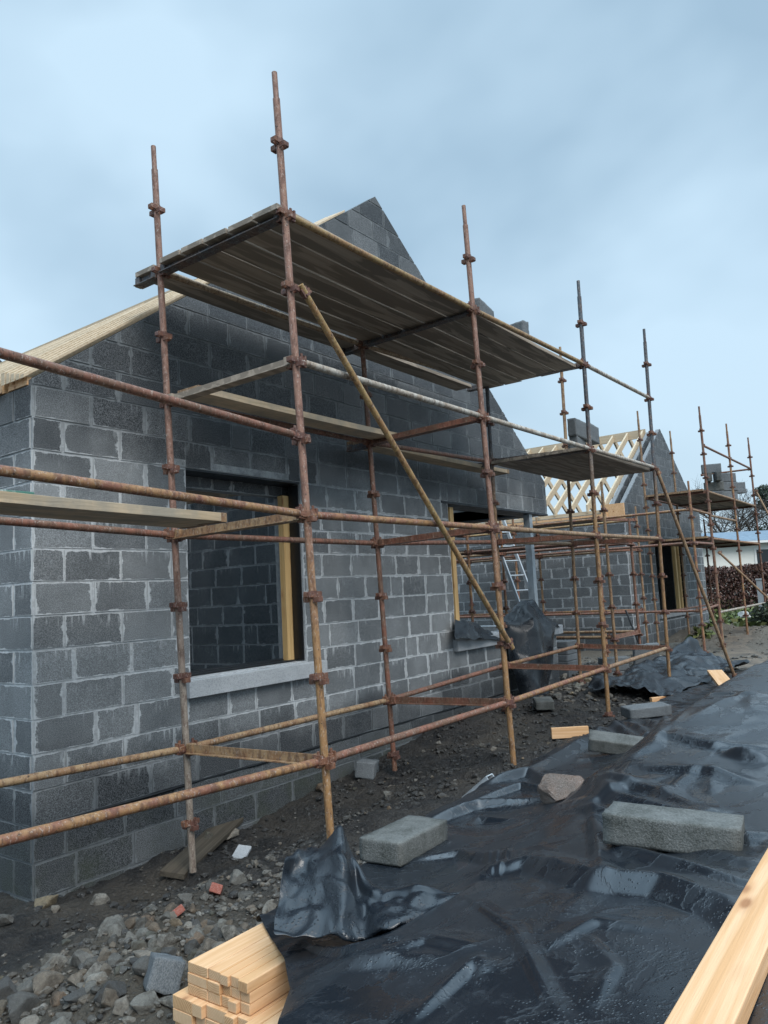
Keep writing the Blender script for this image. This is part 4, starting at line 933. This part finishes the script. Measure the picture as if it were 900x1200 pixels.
stone(.55, .34, .1, 'small rock resting on the old board', G, z=-.335)
G2 = 'stones scattered under the scaffold'
for i in range(42):
    x, y = random.uniform(.2, 5.5), random.uniform(-1.4, .35)
    stone(x, y, random.choice((.03, .035, .04, .05, .06)), 'small stone on the dark soil between the scaffold poles', G2)
for i in range(60):
    x, y = random.uniform(5.6, 10.5), random.uniform(-.8, 1.)
    stone(x, y, random.uniform(.05, .2), 'broken stone in the rubble beyond the second window', 'broken stones between the houses', SMESH[i % 7])
# gravel and clods: one mass
bm = bmesh.new(); bmesh.ops.create_icosphere(bm, subdivisions=1, radius=.5); iv = np.array([v.co[:] for v in bm.verts]); itf = np.array([[v.index for v in f.verts] for f in bm.faces]); bm.free()
vs, fs, rn = [], [], []; cnt = 0
def gravel(n_, xr, yr, smin, smax, dens, rr=(0, 1)):
    global cnt
    k = 0
    while k < n_:
        x, y = random.uniform(*xr), random.uniform(*yr)
        if not dens(x, y): continue
        k += 1; s = smin + (smax-smin)*random.random()**2.5; jit = rng.uniform(.7, 1.3, iv.shape); a = random.uniform(0, 6.28); ca, sa = math.cos(a), math.sin(a)
        q = iv*jit*np.array([1.3, .9, .7])*s; q = np.stack([q[:,0]*ca-q[:,1]*sa, q[:,0]*sa+q[:,1]*ca, q[:,2]], 1) + np.array([x, y, gz(x, y)+s*.12])
        vs.append(q); fs.append(itf+cnt); cnt += len(iv); rn.extend([random.uniform(*rr)]*len(itf))
ok = lambda x, y: not (XL-.05 < x < XR and y > YW-.03)
gravel(3600, (-2.4, .2), (-2.2, -.9), .008, .045, lambda x, y: ok(x, y) and (y < -1.2-(x+1.2)*.3 or random.random() < .2))
gravel(500, (-2.0, .9), (-1.2, .6), .008, .03, lambda x, y: ok(x, y) and fbm(x*1.5, y*1.5, 4.) > .05)
gravel(600, (.0, 6.), (-1.7, .45), .006, .024, lambda x, y: ok(x, y) and fbm(x*1.6, y*1.6, 8.) > .12)
gravel(2200, (-1., 6.), (-1.6, .45), .012, .060, lambda x, y: ok(x, y) and fbm(x*2.2, y*2.2, 2.) > -.1, (.44, .54))
gravel(1800, (5.6, 11.5), (-1.6, 2.), .02, .10, lambda x, y: ok(x, y))
gravel(700, (11., 20.), (-2.6, 1.), .02, .09, lambda x, y: True)
gme = bpy.data.meshes.new('gravel'); va = np.concatenate(vs); fa = np.concatenate(fs); gme.from_pydata(va.tolist(), [], fa.tolist()); gme.materials.append(m_stone('gravel_dirty', [(0,(.05,.05,.048)),(.3,(.12,.112,.095)),(.45,(.022,.022,.022)),(.54,(.030,.029,.027)),(.7,(.17,.155,.13)),(.85,(.12,.09,.06)),(1.,(.2,.19,.17))], False))
at = gme.attributes.new('rnd', 'FLOAT', 'FACE'); at.data.foreach_set('value', rn)
go = obj('gravel', gme); tag(go, 'loose gravel and soil clods strewn over the dark ground', 'gravel', None, 'stuff')

# stacked and leaning blocks between the houses
n_ = 0
def stk(me, x, y, z, rz, label, tilt=0, rx=0): return block(me, (x, y, z), (rx, tilt, rz), label, 'blocks stored between the houses')
gzz = -.03
for k, lab in enumerate(('bottom block of the short stack below the far corner pole', 'middle block of the short stack below the far corner pole', 'top block of the short stack below the far corner pole')):
    stk(BD[k % 2], 8.35+.02*k, -.02-.02*k, gzz+.055+.104*k, -50+3*k, lab)
stk(BD[0], 8.85, .12, gzz+.055, -42, 'single dark block beside the short stack')
stk(BD[1], 9.15, -.22, gzz+.225, 35, 'left of two blocks standing on end beside the far pole', 82, 0)
stk(BD[0], 9.45, -.32, gzz+.225, 40, 'right of two blocks standing on end beside the far pole', 82, 0)
for k in range(3):
    for j in range(3):
        stk(BD[(k+j) % 2], 8.45+.02*k, .75+.25*j, gzz+.055+.104*k+.25, 0, ['bottom', 'middle', 'top'][k] + ' layer block, ' + ['nearest', 'second', 'third'][j] + ' in the neat stack beside the open corner')
mb = MB(); mb.box((8.2, .62, gzz-.02), (8.72, 1.4, gzz+.25)); tag(mb.build('block_pallet', M['loose_dark'], bevel=.01), 'low plinth of dark blocks under the neat stack beside the open corner', 'pallet')
stk(BL[0], 13.6, .55, gzz+.06, -35, 'long grey block lying at the foot of the second house', 0); 
o = stk(BL[1], 5.2, -.32, gzz+.07, 30, 'grey block below the hanging plastic sheet', 0)
# blocks on the lifts
for k, (x, y, z, rz, lab) in enumerate(((5.35,-.95,z6+.15,8,'left block of the pile on the short mid height platform'), (5.75,-.75,z6+.15,12,'back block of the pile on the short mid height platform'), (6.15,-.95,z6+.10,-4,'right block of the pile on the short mid height platform'), (5.72,-.98,z6+.36,6,'upper block of the pile on the short mid height platform'), (5.33,-.97,z6+.36,3,'second upper block of the pile on the short mid height platform'))):
    o = block(BD[k % 2], (x, y, z), (90, 0, rz), lab, 'blocks on the lifts'); 
    if k == 2: o.rotation_euler = (0, 0, R(rz))
block(BD[0], (2.98, -1.02, z8+.15), (90, 0, 10), 'left block standing on the highest platform by the second outer pole', 'blocks on the lifts'); block(SM[1], (3.66, -1.02, z8+.13), (90, 0, 80), 'right small block standing on the highest platform', 'blocks on the lifts')
px_, pd_ = Vector((15.95, -.06, 3.275)), Vector((.40, -.917, 0))             # stack on the far platform, faces turned to the path
for (du, dn, dz, rx, rz, lab) in ((0,0,.11,90,-66,'bottom block of the left stack on the far platform'), (.02,0,.335,90,-66,'second block of the left stack on the far platform'), (-.10,0,.555,90,24,'left of two end on blocks in the left stack on the far platform'), (.12,0,.555,90,24,'right of two end on blocks in the left stack on the far platform'), (0,.02,.775,90,-66,'top block of the left stack on the far platform'),
    (.42,.25,.11,90,-40,'bottom block of the right stack on the far platform'), (.43,.25,.335,90,-44,'middle block of the right stack on the far platform'), (.42,.25,.555,90,-40,'upper block of the right stack on the far platform'), (.66,.42,.22,0,-40,'lower rearmost block behind the right stack on the far platform'), (.66,.42,.33,90,-50,'upper rearmost block behind the right stack on the far platform')):
    q = px_ + pd_*du*.9 + Vector((.917, .40, 0))*dn
    block(BL[1] if 'end on' in lab or 'second' in lab else BD[len(lab) % 2], (q.x, q.y, q.z+dz), (rx, 0, rz), lab, 'blocks on the lifts')

# granite lump, box section offcut, timber offcuts
gr = stone_mesh(44, .8, 'granite'); gr.polygons.foreach_set('use_smooth', [False]*len(gr.polygons)); o = obj('granite_lump', gr, None, (0.93, -2.41, topz(0.93, -2.41)+.06)); o.scale = (.44, .32, .28); o.rotation_euler = (.2, -.1, -1.1); tag(o, 'pink speckled granite lump weighing down the black sheet', 'rock')
mb = MB(); L = .26
for s_ in (-1, 1): mb.obox((0, s_*.046, 0), (L/2,0,0), (0,.004,0), (0,0,.03)); mb.obox((0, 0, s_*.030), (L/2,0,0), (0,.05,0), (0,0,.0035))
o = mb.build('box_section', M['galv'], None, (0,0,0)); o.location = (1.36, -1.60, .04); o.rotation_euler = Vector((.02, -.62, .5)).to_track_quat('X', 'Z').to_euler(); tag(o, 'short galvanised box section offcut sticking out beside the black sheet', 'steel tube')
for x, y, z, L, rz, ry, lab in ((3.62,-1.32,.03,.36,-52,0,'short pine offcut on the soil behind the black sheet, nearest of the offcuts'), (5.95,-1.62,.03,.62,-32,0,'pine offcut lying beneath the crumpled plastic heap'), (6.65,-2.02,.20,1.1,20,-3,'pale pine board at the foot of the raking prop')):
    mb = MB(); mb.obox((0,0,0), (L/2,0,0), (0,.02 if ry == 0 else .09,0), (0,0,.05 if ry == 0 else .02)); o = mb.build('pine_offcut', M['pine'], None, (0,0,0), .003); o.location = (x, y, z); o.rotation_euler = (0, R(ry), R(rz)); tag(o, lab, 'timber offcut', 'pine offcuts')
# digging bar leaning on the blocks
mb = MB(); mb.tube((10.05,-.05,-.02), (10.0,.25,.95), .016, 10); mb.obox((10.03,.1,.45), (.03,0,0), (0,.012,0), (0,.05,.16)); tag(mb.build('spirit_level', M['darksteel']), 'thin dark bar leaning upright in front of the second house wall', 'bar')
# aluminium ladder in the gap
LD = empty('ladder', (9.6, 2.1, 0), 'aluminium ladder leaning in the gap seen through the open corner', 'ladder')
a0, a1 = Vector((9.15, 1.35, .0)), Vector((9.55, 2.55, 3.05)); sd2 = Vector((.37, -.12, 0))
for s_ in (-.5, .5):
    mb = MB(); mb.beam(a0+sd2*s_, a1+sd2*s_, .028, .065); mb.build('stile', M['alu'], LD)
for k in range(1, 11):
    q = a0.lerp(a1, k/11.); mb = MB(); mb.tube(q-sd2*.5, q+sd2*.5, .015, 8); mb.build('rung', M['alu'], LD)

# ------------------------------------------------------------------ far right: hedge, bungalow, tree, verge
def leafmat(name, cols, rough=.6):
    t = NT(name); a = t.attr('rnd'); c = t.ramp(a, cols); t.out(c, rough); t.b.inputs['Subsurface Weight'].default_value = 0.; return t.mat
M['beech'] = leafmat('copper_beech_leaf', [(0,(.035,.017,.014)),(.4,(.075,.033,.027)),(.75,(.105,.05,.038)),(1,(.15,.09,.065))])
M['ivy'] = leafmat('ivy_leaf', [(0,(.012,.022,.014)),(.6,(.03,.05,.03)),(1,(.07,.09,.05))])
M['grass'] = leafmat('grass_blade', [(0,(.04,.065,.02)),(.5,(.075,.115,.03)),(1,(.16,.17,.06))])
M['bark'] = m_plain('bark', (.075,.062,.05), .85, 0, .4, 6., .02)
M['render'] = m_plain('white_render', (.74,.74,.70), .8, 0, .06, 2.)
M['slate'] = m_plain('blue_slate', (.17,.24,.31), .55, 0, .25, 5.)
M['glass'] = m_plain('dark_glass', (.015,.02,.025), .08, 0, .2, 2.)
M['wframe'] = m_plain('white_frame', (.75,.75,.74), .4, 0, .05)
def leaves(name, centres, size, mat, parent=None, tag_=None, seed=1, loc=None):
    rd = np.random.default_rng(seed); c = np.array(centres); n_ = len(c)
    a = rd.normal(size=(n_, 3)); a /= np.linalg.norm(a, axis=1)[:, None]; b = np.cross(a, rd.normal(size=(n_, 3))); b /= np.linalg.norm(b, axis=1)[:, None]
    s_ = size*rd.uniform(.6, 1.4, (n_, 1)); v = np.stack([c-a*s_, c+b*s_*.55, c+a*s_, c-b*s_*.55], 1).reshape(-1, 3)
    loc = Vector(loc if loc is not None else WLOC[parent.name]); v = v-np.array(loc)
    me = bpy.data.meshes.new(name); me.from_pydata(v.tolist(), [], [(4*i, 4*i+1, 4*i+2, 4*i+3) for i in range(n_)]); me.materials.append(mat)
    at = me.attributes.new('rnd', 'FLOAT', 'FACE'); at.data.foreach_set('value', rd.random(n_)); return obj(name, me, parent, loc)
# copper hedge
a, b = Vector((22.4, 4.3, 0)), Vector((27.6, -2.6, 0)); hd = (b-a); hn = Vector((hd.y, -hd.x, 0)).normalized(); cs = []
for i in range(36000):
    t_ = random.random(); h = 1.47+.12*fbm(t_*14, 2.)+.09*fbm(t_*50, 5.); z = random.random()**.75*h
    q = a+hd*t_+hn*random.uniform(-.45, .45)*(1-.25*z/h); cs.append((q.x, q.y, z+gz(q.x, q.y)))
hg = leaves('hedge', cs, .046, M['beech'], seed=3, loc=(25., .9, .3)); tag(hg, 'clipped copper brown beech hedge in front of the white bungalow', 'hedge')
stm = []
mb = MB()
for i in range(60):
    q = a+hd*random.random()+hn*random.uniform(-.2, .2); zg = gz(q.x, q.y); mb.tube((q.x, q.y, zg), (q.x+random.uniform(-.2, .2), q.y+random.uniform(-.2, .2), zg+1.2), .010, 5)
mb.build('stems', M['bark'], hg)
# bungalow
BG = empty('bungalow', (35., 6., .4), 'low white rendered bungalow with blue grey slate roof behind the hedge', 'house')
ba = Vector((30.2, 7.3, .4)); bdv = Vector((.6, -.8, 0)); bnv = Vector((.8, .6, 0))
def BP(u, n, z): q = ba+bdv*u+bnv*n; return (q.x, q.y, z)
mb = MB(); mb.prism([(0, .2), (15, .2), (15, 3.0), (0, 3.0)], 0, 7., BP); mb.build('wall', M['render'], BG)
mb = MB(); mb.add([BP(-.4, -.35, 2.98), BP(15.4, -.35, 2.98), BP(15.4, 3.5, 3.62), BP(-.4, 3.5, 3.62), BP(-.4, 7.35, 2.98), BP(15.4, 7.35, 2.98), BP(-.4, -.35, 2.9), BP(15.4, -.35, 2.9), BP(-.4, 7.35, 2.9), BP(15.4, 7.35, 2.9)], [(0,1,2,3), (3,2,5,4), (6,7,1,0), (4,5,9,8), (0,3,4,8,6), (1,7,9,5,2)]); mb.build('roof', M['slate'], BG)
mb = MB(); mb.prism([(-.4, 2.86), (15.4, 2.86), (15.4, 2.96), (-.4, 2.96)], -.44, -.36, BP); mb.build('gutter', M['wframe'], BG)
for u in (1.2, 6.05, 10.5):
    mb = MB(); mb.prism([(u-.06, 1.64), (u+1.26, 1.64), (u+1.26, 2.66), (u-.06, 2.66)], -.03, .05, BP); fr = mb.build('window', M['wframe'], BG)
    mb = MB(); mb.prism([(u+.03, 1.73), (u+.58, 1.73), (u+.58, 2.57), (u+.03, 2.57)], -.035, .0, BP); mb.prism([(u+.64, 1.73), (u+1.17, 1.73), (u+1.17, 2.57), (u+.64, 2.57)], -.035, 0, BP); mb.build('pane', M['glass'], fr)
# bare tree with ivy
TR = empty('tree', (46., 4.6, .4), 'leafless tree with dark ivy in its crown behind the bungalow hedge', 'tree')
mb = MB(); tips = []
def limb(p, d, L, r, lev):
    n_ = 4; q = Vector(p); dd = Vector(d)
    for i in range(n_):
        nd = (dd + Vector((random.gauss(0, .16), random.gauss(0, .16), random.gauss(.03, .12)))).normalized(); e = q+nd*L/n_
        ra, rb = r*(1-.18*i/1.), r*(1-.18*(i+1)); ra, rb = max(ra, r*.35), max(rb, r*.3)
        mb.tube(q, e, ra, 8 if lev < 2 else 4, rb, caps=False); q, dd = e, nd
        if lev < 5 and i > 0:
            for _ in range(2 if lev < 4 else 1):
                s_ = (dd + Vector((random.gauss(0, .75), random.gauss(0, .75), random.gauss(.1, .4)))).normalized(); limb(q, s_, L*random.uniform(.5, .72), r*.5, lev+1)
    tips.append((q, lev))
limb((46., 4.6, .2), (.02, .03, 1), 3.4, .2, 0)
tk = mb.build('trunk', M['bark'], TR)
cs = []
for i in range(15000):
    k = random.random()
    cx_, cy_, cz_, rr = random.choice(((46.9, 2.9, 5.2, 1.2), (46.7, 3.3, 4.2, 1.2), (46.9, 2.2, 3.9, 1.2), (46.5, 3.9, 6.0, .8), (46.2, 4.4, 3.6, .7), (47, 1.6, 5., 1.1)))
    v = Vector((random.gauss(0, 1), random.gauss(0, 1), random.gauss(0, 1))).normalized()*rr*random.random()**.4; q = Vector((cx_, cy_, cz_))+v
    if fbm(q.x*1.6, q.y*1.6, q.z*1.6) > -.12: cs.append(tuple(q))
leaves('crown', cs, .075, M['ivy'], TR, seed=5)
# gate post and pale boulder by the hedge
mb = MB(); mb.box((-.11,-.11,-.2), (.11,.11,1.55)); mb.box((-.13,-.13,1.55), (.13,.13,1.62)); o = mb.build('gate_post', M['sill'], None, (0,0,0), .01); o.location = (22.6, .35, gz(22.6, .35)); o.scale = (.8, .8, .72); tag(o, 'grey concrete gate post in front of the copper hedge', 'post')
o = stone(22.0, .75, .48, 'large white boulder on the grass in front of the hedge', None, SMESH[2], name='boulder'); o.active_material
mw = m_stone('pale_boulder', [(0,(.5,.5,.48)),(1,(.45,.45,.43))]); bme = SMESH[2].copy(); bme.materials.clear(); bme.materials.append(mw); o.data = bme
# grass verge
cs = []
for i in range(16000):
    x, y = random.uniform(13.5, 36), random.uniform(-4., 6.)
    if X2-.1 < x < X2R+.2 and y > Y2-.5: continue
    if x < 18 and not (fbm(x*.7, y*.7, 3.) > .12 and x > 15.): continue
    cs.append((x, y, gz(x, y)+random.uniform(0, .10)))
gob = leaves('grass', cs, .11, M['grass'], seed=8, loc=(25, 0, 0)); tag(gob, 'rough grass verge beyond the second scaffold', 'grass', None, 'stuff')
for (x, y, s, lab) in ((17.6, -.75, .55, 'dark low shrub on the earth bank beyond the far scaffold, nearer of two'), (18.9, -1.15, .5, 'green low shrub on the earth bank beyond the far scaffold, farther of two')):
    zb = gz(x, y); cs = []
    for i in range(900):
        v = Vector((random.gauss(0, 1), random.gauss(0, 1), abs(random.gauss(0, 1)))).normalized()*s*random.random()**.5; cs.append((x+v.x, y+v.y, zb+v.z*.8))
    sh = leaves('shrub', cs, .05, M['ivy' if s > .52 else 'grass'], seed=int(x*7), loc=(x, y, zb)); tag(sh, lab, 'shrub')
    mb = MB()
    for i in range(9): mb.tube((x, y, zb), (x+random.uniform(-s, s)*.7, y+random.uniform(-s, s)*.7, zb+s*.7), .008, 5)
    mb.build('stems', M['bark'], sh)
